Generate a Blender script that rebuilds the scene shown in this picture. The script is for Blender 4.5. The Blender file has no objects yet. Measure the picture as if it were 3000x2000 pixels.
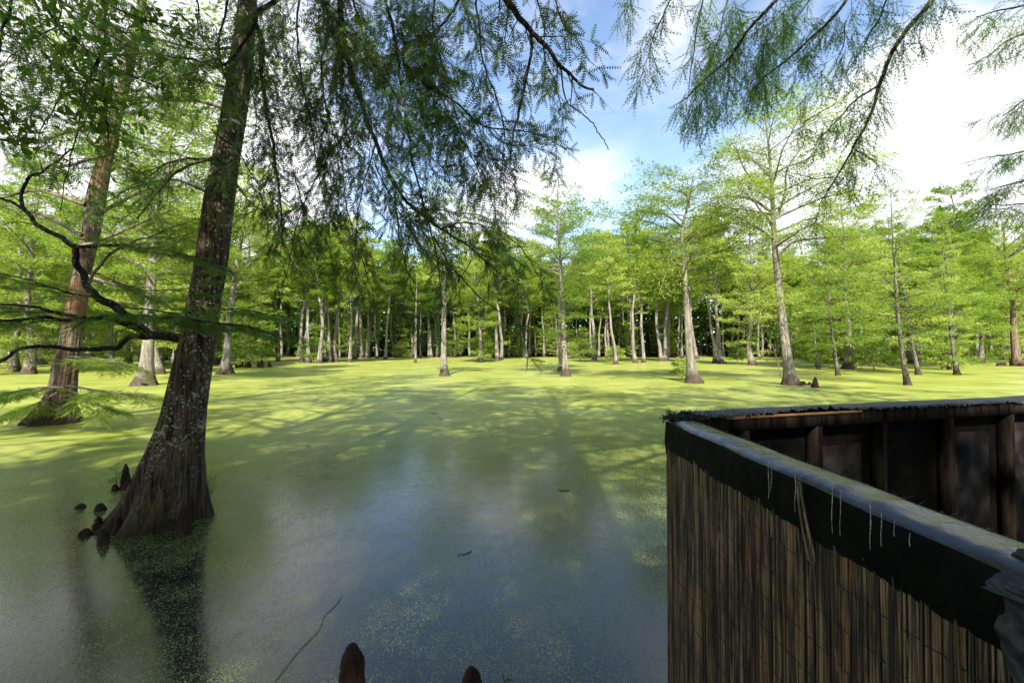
import bpy, math, random
import numpy as np
from mathutils import Vector
R = math.radians
SC = bpy.context.scene
COL = SC.collection
# ------------------------------------------------------------------ camera
F = 1333.0                       # focal length in pixels of a 3000 px wide picture
HZ = 1020.0                      # horizon row
CH = 2.2                         # eye height above the water
TH = math.atan((HZ - 1000) / F)
cd = bpy.data.cameras.new('camera'); cam = bpy.data.objects.new('camera', cd); COL.objects.link(cam)
cd.sensor_width = 36; cd.lens = 36 * F / 3000
cd.clip_start = .05; cd.clip_end = 2000
cam.location = (0, 0, CH); cam.rotation_euler = (R(90) + TH, 0, 0)
SC.camera = cam
FW = np.array([0, math.cos(TH), math.sin(TH)]); UP = np.array([0, -math.sin(TH), math.cos(TH)]); RT = np.array([1., 0, 0])
def ray(px, py):
    return FW + RT * (px - 1500) / F + UP * (1000 - py) / F
def P(px, py, d):                # the point seen there at distance d ahead
    r = ray(px, py); return np.array([0, 0, CH]) + r * (d / r[1])
def W(px, py):                   # the point of the water seen there
    r = ray(px, py); return np.array([0, 0, CH]) + r * (-CH / r[2])
# ------------------------------------------------------------------ light
SUN_EL, SUN_AZ = 43, 182         # sun behind the camera
sl = bpy.data.lights.new('sun', 'SUN'); sl.energy = 4.8; sl.angle = R(.55); sl.color = (1, .95, .86)
so = bpy.data.objects.new('sun', sl); COL.objects.link(so)
sd = Vector((math.sin(R(SUN_AZ)) * math.cos(R(SUN_EL)), math.cos(R(SUN_AZ)) * math.cos(R(SUN_EL)), math.sin(R(SUN_EL))))
so.rotation_euler = sd.to_track_quat('Z', 'Y').to_euler(); so.location = sd * 60
SC.view_settings.view_transform = 'Standard'; SC.view_settings.look = 'None'
SC.view_settings.exposure = 1.55; SC.view_settings.gamma = 1
SC.cycles.use_denoising = True
SC.cycles.max_bounces = 6; SC.cycles.diffuse_bounces = 3; SC.cycles.glossy_bounces = 2; SC.cycles.transmission_bounces = 3
SC.cycles.use_adaptive_sampling = True; SC.cycles.adaptive_threshold = .02
SC.cycles.sample_clamp_indirect = 6

class NT:                        # small node helper
    def __init__(s, tree): s.t = tree; tree.nodes.clear()
    def n(s, typ, **kw):
        nd = s.t.nodes.new(typ); ins = kw.pop('ins', {})
        for k, v in kw.items(): setattr(nd, k, v)
        for k, v in ins.items():
            if isinstance(v, bpy.types.NodeSocket): s.t.links.new(v, nd.inputs[k])
            else: nd.inputs[k].default_value = v
        return nd
    def math(s, op, a, b=0., c=0., clamp=False):
        nd = s.n('ShaderNodeMath', operation=op, use_clamp=clamp, ins={0: a, 1: b, 2: c}); return nd.outputs[0]
    def mix(s, f, a, b):
        nd = s.n('ShaderNodeMix', data_type='RGBA', ins={0: f, 6: a, 7: b}); return nd.outputs[2]
    def ramp(s, f, stops):
        nd = s.n('ShaderNodeValToRGB', ins={0: f}); e = nd.color_ramp.elements
        while len(e) < len(stops): e.new(.5)
        for k, (p, c) in zip(e, stops):
            k.position = p; k.color = (*c, 1) if isinstance(c, tuple) else (c, c, c, 1)
        return nd.outputs[0]
    def smooth(s, v, a, b):
        nd = s.n('ShaderNodeMapRange', interpolation_type='SMOOTHSTEP', ins={0: v, 1: a, 2: b}); return nd.outputs[0]
    def noise(s, vec, sc, det=3., rough=.55, dist=0.):
        nd = s.n('ShaderNodeTexNoise', ins={'Vector': vec, 'Scale': sc, 'Detail': det, 'Roughness': rough, 'Distortion': dist}); return nd.outputs[0]
    def map(s, vec, scale):
        return s.n('ShaderNodeMapping', ins={0: vec, 3: scale}).outputs[0]
# sky with clouds
world = bpy.data.worlds.new('World'); SC.world = world; world.use_nodes = True
t = NT(world.node_tree)
sky = t.n('ShaderNodeTexSky', sky_type='NISHITA', sun_disc=False, sun_elevation=R(SUN_EL), sun_rotation=R(SUN_AZ), air_density=1.0, dust_density=.6, ozone_density=.6)
tc = t.n('ShaderNodeTexCoord').outputs['Generated']
sep = t.n('ShaderNodeSeparateXYZ', ins={0: tc})
zc = t.math('MAXIMUM', sep.outputs[2], .0)
den = t.math('ADD', zc, .22)
cv = t.n('ShaderNodeVectorMath', operation='DIVIDE', ins={0: tc, 1: t.n('ShaderNodeCombineXYZ', ins={0: den, 1: den, 2: 1.}).outputs[0]}).outputs[0]
n1 = t.noise(cv, 1.9, 9., .56, .35)
tot = None
for px, py, rad, amp in [(2790, 420, .36, .62), (2680, 250, .13, .22), (2920, 600, .25, .5), (2470, 560, .26, .42), (1740, 500, .24, .30), (1560, 585, .2, .26),
                         (2060, 120, .18, .26), (1880, 60, .16, .2), (1390, 640, .25, .42), (250, 420, .55, .5), (500, 100, .4, .36), (850, 700, .3, .3), (2200, 640, .22, .3)]:
    c = ray(px, py); c = c / np.linalg.norm(c)
    dt = t.n('ShaderNodeVectorMath', operation='DISTANCE', ins={0: tc, 1: tuple(c)}).outputs['Value']
    b = t.math('MULTIPLY', t.smooth(dt, rad, 0.), amp)
    tot = b if tot is None else t.math('ADD', tot, b)
tot = t.math('MINIMUM', tot, .6)
low = t.math('MULTIPLY', t.smooth(zc, .25, .02), .14)
m = t.math('ADD', t.math('ADD', n1, tot), low)
mask = t.smooth(m, .62, 1.04)
wisp = t.math('MULTIPLY', t.smooth(t.noise(cv, 3.3, 6., .6, 1.2), .45, .8), .35)
mask = t.math('MAXIMUM', mask, wisp)
cb = t.math('MULTIPLY_ADD', t.noise(cv, 5., 5.), 1.4, 3.6)
ccol = t.n('ShaderNodeVectorMath', operation='SCALE', ins={0: (1., 1.0, 1.02), 3: cb}).outputs[0]
bg = t.n('ShaderNodeBackground', ins={0: t.mix(mask, sky.outputs[0], ccol), 1: .11})
t.n('ShaderNodeOutputWorld', ins={0: bg.outputs[0]})

# ------------------------------------------------------------------ materials
def newmat(name):
    m = bpy.data.materials.new(name); m.use_nodes = True; return m, NT(m.node_tree)
def fin(t, sh): t.n('ShaderNodeOutputMaterial', ins={0: sh})
def leaf_mat(name, c1, c2, c3, trans=.35, rough=.45, spec=.35, sc=.9):
    m, t = newmat(name)
    o = t.n('ShaderNodeTexCoord').outputs['Object']; oi = t.n('ShaderNodeObjectInfo').outputs['Random']
    off = t.n('ShaderNodeVectorMath', operation='ADD', ins={0: o, 1: t.n('ShaderNodeCombineXYZ', ins={0: t.math('MULTIPLY', oi, 40.)}).outputs[0]}).outputs[0]
    f = t.math('MULTIPLY_ADD', t.math('SUBTRACT', oi, .5), .6, t.noise(off, sc, 5., .75))
    col = t.ramp(f, [(.3, c1), (.5, c2), (.72, c3)])
    b = t.n('ShaderNodeBsdfPrincipled', ins={'Base Color': col, 'Roughness': rough, 'Specular IOR Level': spec})
    tr = t.n('ShaderNodeBsdfTranslucent', ins={'Color': t.mix(1., col, t.mix(.5, col, (.30, .42, .03, 1)))})
    fin(t, t.n('ShaderNodeMixShader', ins={0: trans, 1: b.outputs[0], 2: tr.outputs[0]}).outputs[0]); return m
M = {}
M['leaf_far'] = leaf_mat('cypress_foliage_far', (.12, .205, .02), (.27, .36, .05), (.44, .50, .11), .56, .5, .25, .35)
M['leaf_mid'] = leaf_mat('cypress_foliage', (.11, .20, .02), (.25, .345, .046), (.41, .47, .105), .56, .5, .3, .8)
M['leaf_near'] = leaf_mat('cypress_needles_shaded', (.018, .045, .009), (.03, .075, .012), (.05, .11, .017), .35, .45, .35, 3.)  # darker copy of the needles, overhead shade put into the colour
M['leaf_side'] = leaf_mat('cypress_needles_lit', (.05, .125, .014), (.085, .19, .02), (.15, .27, .032), .52, .45, .35, 3.)  # brighter copy of the needles, light through the leaves put into the colour
M['leaf_dark'] = leaf_mat('broadleaf_woods', (.05, .115, .014), (.12, .21, .025), (.23, .34, .05), .5, .5, .25, .5)
M['leaf_oak'] = leaf_mat('oak_leaf', (.045, .12, .014), (.07, .17, .018), (.11, .225, .025), .55, .35, .45, 3.)

def bark_mat(name, dark, lite, lichen=0., moss=0., base=None, zs=.12, sc=9., bump=.5, red=None):
    m, t = newmat(name)
    o = t.n('ShaderNodeTexCoord').outputs['Object']; oi = t.n('ShaderNodeObjectInfo').outputs['Random']
    so_ = t.map(o, (1, 1, zs))
    f = t.noise(so_, sc, 6., .65, .4)
    fine = t.noise(t.map(o, (1, 1, .05)), sc * 4.5, 4., .6, .2)
    patch = t.noise(o, 1.3, 4., .6)
    col = t.mix(t.smooth(f, .35, .65), (*dark, 1), (*lite, 1))
    col = t.mix(t.math('MULTIPLY', t.smooth(fine, .55, .4), .6), col, (dark[0] * .5, dark[1] * .5, dark[2] * .5, 1))
    if red: col = t.mix(t.math('MULTIPLY', t.smooth(t.noise(o, .7, 3.), .45, .65), .7), col, (*red, 1))
    if moss: col = t.mix(t.math('MULTIPLY', t.math('MULTIPLY', t.smooth(patch, .5, .66), t.smooth(fine, .42, .58)), moss), col, (.10, .11, .015, 1))
    if lichen:
        dv = t.n('ShaderNodeVectorMath', operation='ADD', ins={0: o, 1: t.n('ShaderNodeVectorMath', operation='SCALE', ins={0: t.n('ShaderNodeTexNoise', ins={'Vector': o, 'Scale': 25.}).outputs[1], 3: .06}).outputs[0]}).outputs[0]
        v = t.n('ShaderNodeTexVoronoi', feature='F1', ins={'Vector': dv, 'Scale': 21., 'Randomness': 1.})
        sz = t.math('MULTIPLY_ADD', t.noise(o, 2.2, 4., .75), 1.9, -.60)
        l = t.math('MULTIPLY', t.smooth(t.math('SUBTRACT', v.outputs[0], sz), -.0, -.09), lichen)
        l = t.math('MULTIPLY', l, t.smooth(t.noise(o, 30., 3.), .3, .55))
        l = t.math('MULTIPLY', l, t.smooth(t.n('ShaderNodeSeparateXYZ', ins={0: o}).outputs[2], .1, 1.3)) if lichen > .9 else l
        col = t.mix(l, col, (.33, .34, .21, 1))
    z = t.n('ShaderNodeSeparateXYZ', ins={0: o}).outputs[2]
    wob = t.math('MULTIPLY_ADD', t.noise(o, 2.5, 3.), .9, z)
    wet = t.smooth(wob, (base or .9) + .55, (base or .9) - .1)
    col = t.mix(t.math('MULTIPLY', wet, .85), col, (.035, .022, .012, 1))
    h = t.math('ADD', f, t.math('MULTIPLY', fine, .6))
    bp = t.n('ShaderNodeBump', ins={'Strength': bump, 'Distance': .03, 'Height': h})
    b = t.n('ShaderNodeBsdfPrincipled', ins={'Base Color': col, 'Roughness': .85, 'Specular IOR Level': .25, 'Normal': bp.outputs[0]})
    fin(t, b.outputs[0]); return m
M['bark_far'] = bark_mat('cypress_bark_pale', (.10, .085, .07), (.29, .255, .215), .25, .2, sc=5.)
M['bark_mid'] = bark_mat('cypress_bark_grey', (.09, .075, .06), (.27, .235, .195), .5, .25, sc=8.)
M['bark_dark'] = bark_mat('cypress_bark_dark', (.05, .04, .03), (.16, .14, .115), .55, .3, sc=9.)
M['bark_near'] = bark_mat('cypress_bark_lichened', (.010, .0065, .004), (.17, .12, .08), .95, .6, base=.45, zs=.05, sc=26., bump=1.)
M['bark_red'] = bark_mat('cypress_bark_reddish', (.05, .028, .018), (.24, .17, .125), .35, .15, base=.7, zs=.08, sc=10., bump=.7, red=(.16, .07, .035))
M['twig'] = bark_mat('dark_twig_bark', (.009, .007, .006), (.032, .026, .02), .3, .4, base=-50, sc=20.)
M['twig_mid'] = bark_mat('grey_branch_bark', (.09, .065, .05), (.26, .2, .165), .3, .2, base=-50, sc=12.)
M['knee'] = bark_mat('cypress_knee_wood', (.010, .006, .004), (.055, .028, .018), 0., .2, base=-.3, zs=.3, sc=34., bump=1., red=(.10, .03, .02))

def simple(name, col, rough=.6, spec=.4, metal=0., nscale=0, col2=None, bump=0., zs=(1, 1, 1)):
    m, t = newmat(name); o = t.n('ShaderNodeTexCoord').outputs['Object']
    c = (*col, 1); ins = {'Roughness': rough, 'Specular IOR Level': spec, 'Metallic': metal}
    if nscale:
        n = t.noise(t.map(o, zs), nscale, 6., .65)
        c = t.mix(t.smooth(n, .35, .65), (*col, 1), (*(col2 or col), 1))
        if bump: ins['Normal'] = t.n('ShaderNodeBump', ins={'Strength': bump, 'Distance': .01, 'Height': n}).outputs[0]
    ins['Base Color'] = c
    fin(t, t.n('ShaderNodeBsdfPrincipled', ins=ins).outputs[0]); return m
# duckweed water
def water_mat():
    m, t = newmat('duckweed_water')
    o = t.n('ShaderNodeTexCoord').outputs['Object']
    v = t.n('ShaderNodeTexVoronoi', feature='F1', ins={'Vector': o, 'Scale': 115., 'Randomness': 1.})
    g = t.n('ShaderNodeSeparateColor', ins={0: v.outputs['Color']}).outputs[0]
    big = t.noise(o, .35, 4., .6); mid = t.noise(t.map(o, (1, .6, 1)), 7., 5., .7); cl = t.noise(t.map(o, (1, .6, 1)), 34., 4., .7)
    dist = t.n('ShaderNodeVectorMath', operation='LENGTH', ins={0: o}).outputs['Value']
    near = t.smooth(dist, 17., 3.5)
    # cover: nearly closed far out, thinner close to the blind
    th = t.math('MULTIPLY_ADD', near, .34, .045)
    s = t.math('ADD', t.math('MULTIPLY', g, .30), t.math('ADD', t.math('MULTIPLY', mid, .45), t.math('MULTIPLY', cl, .45)))
    s = t.math('MULTIPLY_ADD', t.math('SUBTRACT', big, .5), .5, s)
    s = t.math('MULTIPLY_ADD', t.math('SUBTRACT', t.noise(t.map(o, (.7, 1, 1)), 2.1, 4., .65), .5), .35, s)
    cover = t.smooth(t.math('SUBTRACT', s, th), .20, .32)
    dot = t.smooth(v.outputs[0], .66, .45)
    cover = t.math('MULTIPLY', cover, t.math('MAXIMUM', dot, t.math('SUBTRACT', 1., near)))
    hue = t.math('ADD', t.math('MULTIPLY', big, .6), t.math('MULTIPLY', t.noise(t.map(o, (.25, 1, 1)), .5, 4., .6), .4))
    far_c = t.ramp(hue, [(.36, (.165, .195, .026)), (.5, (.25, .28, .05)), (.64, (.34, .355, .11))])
    near_shaded_c = t.ramp(g, [(0., (.025, .038, .008)), (.5, (.075, .10, .02)), (1., (.27, .31, .09))])  # close to the viewer the duckweed colour is darkened, carrying the foreground shade
    c = t.mix(near, far_c, near_shaded_c)
    hgt = t.math('ADD', t.math('MULTIPLY', mid, .8), t.math('ADD', t.math('MULTIPLY', cl, .5), t.math('MULTIPLY', g, .12)))
    bp = t.n('ShaderNodeBump', ins={'Strength': .55, 'Distance': .012, 'Height': hgt})
    dif = t.n('ShaderNodeBsdfPrincipled', ins={'Base Color': c, 'Roughness': .34, 'Specular IOR Level': .28, 'Normal': bp.outputs[0]})
    bw = t.n('ShaderNodeBump', ins={'Strength': .16, 'Distance': .01, 'Height': hgt})
    wat = t.n('ShaderNodeBsdfPrincipled', ins={'Base Color': (.006, .010, .010, 1), 'Roughness': .08, 'IOR': 1.5, 'Specular IOR Level': .7, 'Normal': bw.outputs[0]})
    fin(t, t.n('ShaderNodeMixShader', ins={0: cover, 1: wat.outputs[0], 2: dif.outputs[0]}).outputs[0]); return m
M['water'] = water_mat()
M['soil'] = simple('forest_soil', (.03, .022, .014), .95, .2, 0, 2.5, (.06, .05, .025), .5)
M['felt'] = simple('black_roofing_felt', (.004, .004, .005), .5, .5, 0, 60., (.02, .02, .022), .25, (1, .3, 1))
M['felt_flap'] = simple('black_felt_flap', (.0015, .0015, .0013), .6, .07, 0, 14., (.0045, .0045, .0033), .6)
def felt_top_mat():
    m, t = newmat('shiny_felt_top'); o = t.n('ShaderNodeTexCoord').outputs['Object']
    a = t.noise(t.map(o, (1, .16, 1)), 70., 5., .7); bb = t.noise(t.map(o, (1, .5, 1)), 9., 4., .6); sp = t.noise(t.map(o, (1, .35, 1)), 150., 2., .5)
    c = t.mix(t.smooth(t.math('MULTIPLY_ADD', bb, .8, a), .85, 1.1), (.006, .006, .010, 1), (.035, .035, .055, 1)); c = t.mix(t.smooth(sp, .56, .62), c, (.001, .001, .0015, 1))
    ro = t.math('MULTIPLY_ADD', a, .5, .0); bp = t.n('ShaderNodeBump', ins={'Strength': .5, 'Distance': .004, 'Height': t.math('ADD', a, t.math('MULTIPLY', bb, 1.5))})
    fin(t, t.n('ShaderNodeBsdfPrincipled', ins={'Base Color': c, 'Roughness': ro, 'Specular IOR Level': .9, 'Normal': bp.outputs[0]}).outputs[0]); return m
M['felt_top'] = felt_top_mat()
M['reed'] = None
def reed_mat():
    m, t = newmat('dry_reed'); g = t.n('ShaderNodeNewGeometry'); ri = g.outputs['Random Per Island']; o = t.n('ShaderNodeTexCoord').outputs['Object']
    c = t.ramp(ri, [(0., (.008, .005, .003)), (.28, (.06, .03, .012)), (.55, (.25, .155, .07)), (.82, (.24, .19, .10)), (1., (.34, .13, .04))])
    n = t.noise(t.map(o, (30, 30, 3)), 1., 5., .7)
    c = t.mix(t.smooth(n, .62, .38), c, (.03, .022, .014, 1))
    fin(t, t.n('ShaderNodeBsdfPrincipled', ins={'Base Color': c, 'Roughness': .5, 'Specular IOR Level': .4}).outputs[0]); return m
M['reed'] = reed_mat()
M['wood_dark'] = simple('weathered_shaded_timber', (.0022, .0016, .0013), .85, .03, 0, 9., (.02, .015, .011), .4, (3, 1, .3))  # tone kept near black to stand in for shade inside the blind
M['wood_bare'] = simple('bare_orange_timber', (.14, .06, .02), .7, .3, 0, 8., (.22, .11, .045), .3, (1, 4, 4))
M['ply'] = simple('dusty_shaded_plywood', (.0012, .001, .0009), .85, .05, 0, 5., (.005, .004, .0035), .3)  # near-black colour carries the shade behind the studs
M['white'] = simple('white_dropping', (.45, .46, .42), .7, .2, 0, 80., (.12, .12, .11))
M['wire'] = simple('dark_wire', (.01, .01, .01), .5, .4)
M['moss'] = simple('wet_moss', (.06, .09, .012), .9, .2, 0, 12., (.12, .13, .02))

# ------------------------------------------------------------------ mesh helpers
class Geo:
    def __init__(s): s.V = []; s.Q = []; s.T = []; s.n = 0
    def add(s, V, Q=None, T=None):
        V = np.asarray(V, float).reshape(-1, 3); s.V.append(V)
        if Q is not None and len(Q): s.Q.append(np.asarray(Q) + s.n)
        if T is not None and len(T): s.T.append(np.asarray(T) + s.n)
        s.n += len(V)
    def mesh(s, name, mat, off=(0, 0, 0), smooth=True):
        me = bpy.data.meshes.new(name)
        V = np.concatenate(s.V) - np.asarray(off, float) if s.V else np.zeros((0, 3))
        Q = np.concatenate(s.Q) if s.Q else np.zeros((0, 4), int); T = np.concatenate(s.T) if s.T else np.zeros((0, 3), int)
        me.vertices.add(len(V)); me.vertices.foreach_set('co', V.ravel().astype('f'))
        me.loops.add(Q.size + T.size); me.loops.foreach_set('vertex_index', np.concatenate([Q.ravel(), T.ravel()]).astype('i'))
        k = len(Q) + len(T); me.polygons.add(k)
        st = np.concatenate([np.arange(len(Q)) * 4, Q.size + np.arange(len(T)) * 3])
        me.polygons.foreach_set('loop_start', st.astype('i'))
        me.polygons.foreach_set('use_smooth', np.full(k, smooth))
        me.update(calc_edges=True); me.materials.append(mat); return me
    def obj(s, name, mat, parent=None, off=(0, 0, 0), smooth=True):
        o = bpy.data.objects.new(name, s.mesh(name, mat, off, smooth)); COL.objects.link(o)
        if parent is not None: o.parent = parent
        else: o.location = off
        return o
def tag(o, label=None, cat=None, group=None, kind=None):
    for k, v in (('label', label), ('category', cat), ('group', group), ('kind', kind)):
        if v: o[k] = v
    return o
def empty(name, loc, label, cat, group=None):
    o = bpy.data.objects.new(name, None); COL.objects.link(o); o.location = tuple(loc); o.empty_display_size = .2
    return tag(o, label, cat, group)
def unit(v): v = np.asarray(v, float); return v / (np.linalg.norm(v, axis=-1, keepdims=True) + 1e-9)
def tube(g, pts, rad, sides=6, prof=None, cap=True):
    pts = np.asarray(pts, float); n = len(pts); rad = np.broadcast_to(np.asarray(rad, float), (n,))
    T = unit(np.gradient(pts, axis=0)); ref = np.array([0, 0, 1.]) if abs(T[:, 2].mean()) < .75 else np.array([1., 0, 0])
    A = unit(np.cross(T, ref)); B = np.cross(A, T)
    # for upright stems keep A, B close to the x and y axes
    th = np.arange(sides) * 2 * math.pi / sides
    rr = rad[:, None] * (prof if prof is not None else np.ones((n, sides)))
    V = pts[:, None, :] + rr[..., None] * (A[:, None, :] * np.cos(th)[None, :, None] + B[:, None, :] * np.sin(th)[None, :, None])
    i = np.arange(n - 1)[:, None] * sides; j = np.arange(sides)[None, :]; k = (j + 1) % sides
    Q = np.stack([i + j, i + k, i + sides + k, i + sides + j], -1).reshape(-1, 4)
    V = V.reshape(-1, 3)
    if cap:
        V = np.vstack([V, pts[-1]]); b = (n - 1) * sides; c = n * sides
        g.add(V, Q, [[b + q, b + (q + 1) % sides, c] for q in range(sides)])
    else: g.add(V, Q)
def resample(pts, n):
    """smooth curve through the points"""
    pts = np.asarray(pts, float); d = np.r_[0, np.cumsum(np.linalg.norm(np.diff(pts, axis=0), axis=1))]
    s = np.linspace(0, d[-1], n)
    if len(pts) < 3: return np.stack([np.interp(s, d, pts[:, k]) for k in range(3)], 1)
    m = np.gradient(pts, d, axis=0); i = np.clip(np.searchsorted(d, s, side='right') - 1, 0, len(d) - 2)
    h = (d[i + 1] - d[i])[:, None]; u = ((s - d[i])[:, None]) / h
    return ((2*u**3-3*u**2+1) * pts[i] + (u**3-2*u**2+u) * h * m[i] + (-2*u**3+3*u**2) * pts[i+1] + (u**3-u**2) * h * m[i+1])
def wobble(rng, n, amp, smooth_=3):
    w = rng.normal(0, 1, (n + 6, 3)); k = np.ones(smooth_) / smooth_
    w = np.stack([np.convolve(w[:, c], k, 'same') for c in range(3)], 1)[3:3 + n]
    return w * amp
def rhombs(g, pos, d, nrm, L, wd):
    """leaf sprays: four cornered blades, pointed at both ends"""
    d = unit(d); s = unit(np.cross(nrm, d)); L = L[:, None]; wd = wd[:, None]
    nn = unit(np.cross(d, s))
    v = np.stack([pos, pos + d * L * .45 + s * wd + nn * L * .05, pos + d * L, pos + d * L * .45 - s * wd + nn * L * .05], 1)
    n = len(pos); g.add(v.reshape(-1, 3), np.arange(n * 4).reshape(-1, 4))
def lobes(rng, sides, n, z, rise, amt, k=7):
    """flutes and buttress roots at the foot of a trunk: profile per ring"""
    th = np.arange(sides) * 2 * math.pi / sides; ph = rng.uniform(0, 6.28, 4)
    f = .5 * np.cos(k * th + ph[0]) + .32 * np.cos((k - 3) * th + ph[1]) + .25 * np.cos((k + 4) * th + ph[2])
    a = amt * np.exp(-z / rise)[:, None] + .02
    fine = .018 * np.cos(sides // 3 * th + ph[3])[None, :] * np.ones((n, 1))
    return 1 + a * f[None, :] + fine
def trunk_geo(g, path, r, H, flare=1.3, rise=1.0, sides=20, seed=0, n=44, amt=.2, top=.12):
    """a tapered trunk along path (points with z from 0 up) swelling at the water line"""
    rng = np.random.default_rng(seed); s = np.r_[0, np.linspace(0, 1, n) ** 1.45]
    pp = resample(path, 120); d = np.r_[0, np.cumsum(np.linalg.norm(np.diff(pp, axis=0), axis=1))]; d /= d[-1]
    pts = np.stack([np.interp(s, d, pp[:, k]) for k in range(3)], 1); pts[0, 2] -= .35
    z = np.maximum(pts[:, 2] - path[0][2], 0)
    rad = r * (1 - (1 - top) * (s ** 1.1)) * (1 + flare * np.exp(-z / rise))
    tube(g, pts, rad, sides, lobes(rng, sides, len(pts), z, rise * 1.4, amt))
    return pts, rad
def cypress(seed, path, r, R0, z0, nl, leaf, dens=1., flare=1.2, rise=1.1, sides=14, lowsprays=0, elev=.35, wind=0., gap=.0, rings=40, broad=False, secd=1., thick=1.):
    """one bald cypress: returns wood and foliage geometry. R0 crown radius, z0 height of the lowest limb."""
    rng = np.random.default_rng(seed); wood = Geo(); fol = Geo()
    path = np.asarray(path, float); H = path[-1][2] - path[0][2]
    pts, rad = trunk_geo(wood, path, r, H, flare, rise, sides, seed, rings)
    zt = pts[:, 2] - path[0][2]
    pos, dr, nr, LL = [], [], [], []
    hs = list(z0 + (H - z0) * (np.arange(nl) + rng.uniform(-.3, .3, nl)) / nl)
    low = [rng.uniform(.6, z0) for _ in range(lowsprays)]
    az = rng.uniform(0, 6.28)
    for h in hs + low:
        h = min(max(h, .5), H * .985); isl = h < z0
        c = np.array([np.interp(h, zt, pts[:, k]) for k in range(3)]); tr = float(np.interp(h, zt, rad))
        tt = max((h - z0) / (H - z0), 0)
        Lr = R0 * (.62 + .38 * math.sin(math.pi * min(tt * 1.15 + .1, 1))) * (1 if tt < .8 else 1 - (tt - .8) * (1.0 if broad else 2.2)) * rng.uniform(.65, 1.15)
        if isl: Lr = R0 * rng.uniform(.3, .62)
        az += 2.4 + rng.uniform(-.5, .5)
        bare = rng.uniform() < .07
        if bare: Lr *= .5
        e = elev * rng.uniform(.2, 1.6) + tt * (.25 if broad else .5)
        if isl: e = rng.uniform(-.1, .25)
        u = np.array([math.cos(az), math.sin(az), 0]); n = 9
        s = np.linspace(0, 1, n)
        lp = c + u * (s * Lr)[:, None] * math.cos(e) + np.array([0, 0, 1]) * (math.sin(e) * Lr * (s - .35 * s ** 2 * (1.2 if isl else .8)))[:, None]
        lp += wobble(rng, n, Lr * .035) * s[:, None]; lp[:, 0] += wind * s ** 2 * Lr * .15
        r0 = max(min(tr * .5, .012 * Lr * thick + .01), .012)
        tube(wood, lp, r0 * (1 - .85 * s), 5)
        # secondary branches, left and right in a nearly level plane
        ns = max(4, int(Lr * 2.2 * secd))
        for q in range(ns):
            a = .18 + .82 * (q + rng.uniform(0, 1)) / ns
            c2 = np.array([np.interp(a, s, lp[:, k]) for k in range(3)])
            i0 = min(int(a * (n - 1)), n - 2); T = unit(lp[i0 + 1] - lp[i0])
            sd_ = np.cross(T, [0, 0, 1.]) * (1 if q % 2 else -1)
            L2 = Lr * rng.uniform(.2, .42) * (1.15 - .6 * a) + .25
            d2 = unit(T * rng.uniform(.35, .9) + sd_ * rng.uniform(.6, 1.1) + np.array([0, 0, rng.uniform(-.05, .45)]))
            s2 = np.linspace(0, 1, 5); p2 = c2 + d2 * (s2 * L2)[:, None] + np.array([0, 0, -1.]) * (.22 * L2 * s2 ** 2)[:, None] + wobble(rng, 5, L2 * .03) * s2[:, None]
            if rng.uniform() < .8: tube(wood, p2, max(r0 * .35, .008) * (1 - .7 * s2), 3, cap=False)
            if bare or rng.uniform() < gap: continue
            nf = max(3, int(L2 / leaf * 7.5 * dens))
            w = rng.uniform(.1, 1.08, nf); sgn = rng.choice([-1, 1], nf)
            b = np.stack([np.interp(w, s2, p2[:, k]) for k in range(3)], 1)
            sv = unit(np.cross(d2, [0, 0, 1.]))
            reach = (L2 * .24 + leaf * .4) * np.sqrt(rng.uniform(0, 1, nf))
            dd = unit(d2 * rng.uniform(.25, 1., nf)[:, None] + sv * (sgn * rng.uniform(.3, 1.1, nf))[:, None] + rng.normal(0, .28, (nf, 3)) + np.array([0, 0, -.12]))
            b = b + dd * reach[:, None] + rng.normal(0, leaf * .22, (nf, 3)) * np.array([1, 1, .8])
            pos.append(b); dr.append(dd); nr.append(rng.normal(0, .45, (nf, 3)) + np.array([0, -.1, 1.])); LL.append(leaf * rng.uniform(.6, 1.3, nf))
    pos = np.concatenate(pos); dr = np.concatenate(dr); nr = np.concatenate(nr); LL = np.concatenate(LL)
    rhombs(fol, pos, dr, nr, LL, LL * rng.uniform(.12, .2, len(LL)))
    return wood, fol
# needle fronds for everything close to the camera
def frond_template(k=7, l0=.21, fwd=.5, wb=.045):
    V = []; T = []
    def tri(a, b, c): V.extend([a, b, c]); T.append([len(V) - 3, len(V) - 2, len(V) - 1])
    tri((0, -.014, 0), (0, .014, 0), (1, 0, 0))
    for i in range(k):
        x = .08 + .86 * i / (k - 1); l = l0 * (1 - .6 * abs(x - .42) / .6)
        for s in (-1, 1):
            tri((x - wb, 0, 0), (x + wb, 0, 0), (x + l * fwd, s * l, -.02 + .03 * (i % 2)))
    return np.array(V, float), np.array(T)
FT = {6: frond_template(7), 4: frond_template(5, .13, 1.9, .05), 8: frond_template(8)}
class Fronds:
    def __init__(s): s.p = []; s.d = []; s.n = []; s.l = []
    def build(s, g, k=6):
        if not s.p: return
        p = np.array(s.p); d = unit(np.array(s.d)); nn = np.array(s.n); l = np.array(s.l)
        y = unit(np.cross(nn, d)); z = np.cross(d, y); V, T = FT[k]
        w = p[:, None, :] + l[:, None, None] * (V[None, :, 0:1] * d[:, None, :] + V[None, :, 1:2] * y[:, None, :] + V[None, :, 2:3] * z[:, None, :])
        m = len(V); g.add(w.reshape(-1, 3), None, (T[None] + (np.arange(len(p)) * m)[:, None, None]).reshape(-1, 3))
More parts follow.
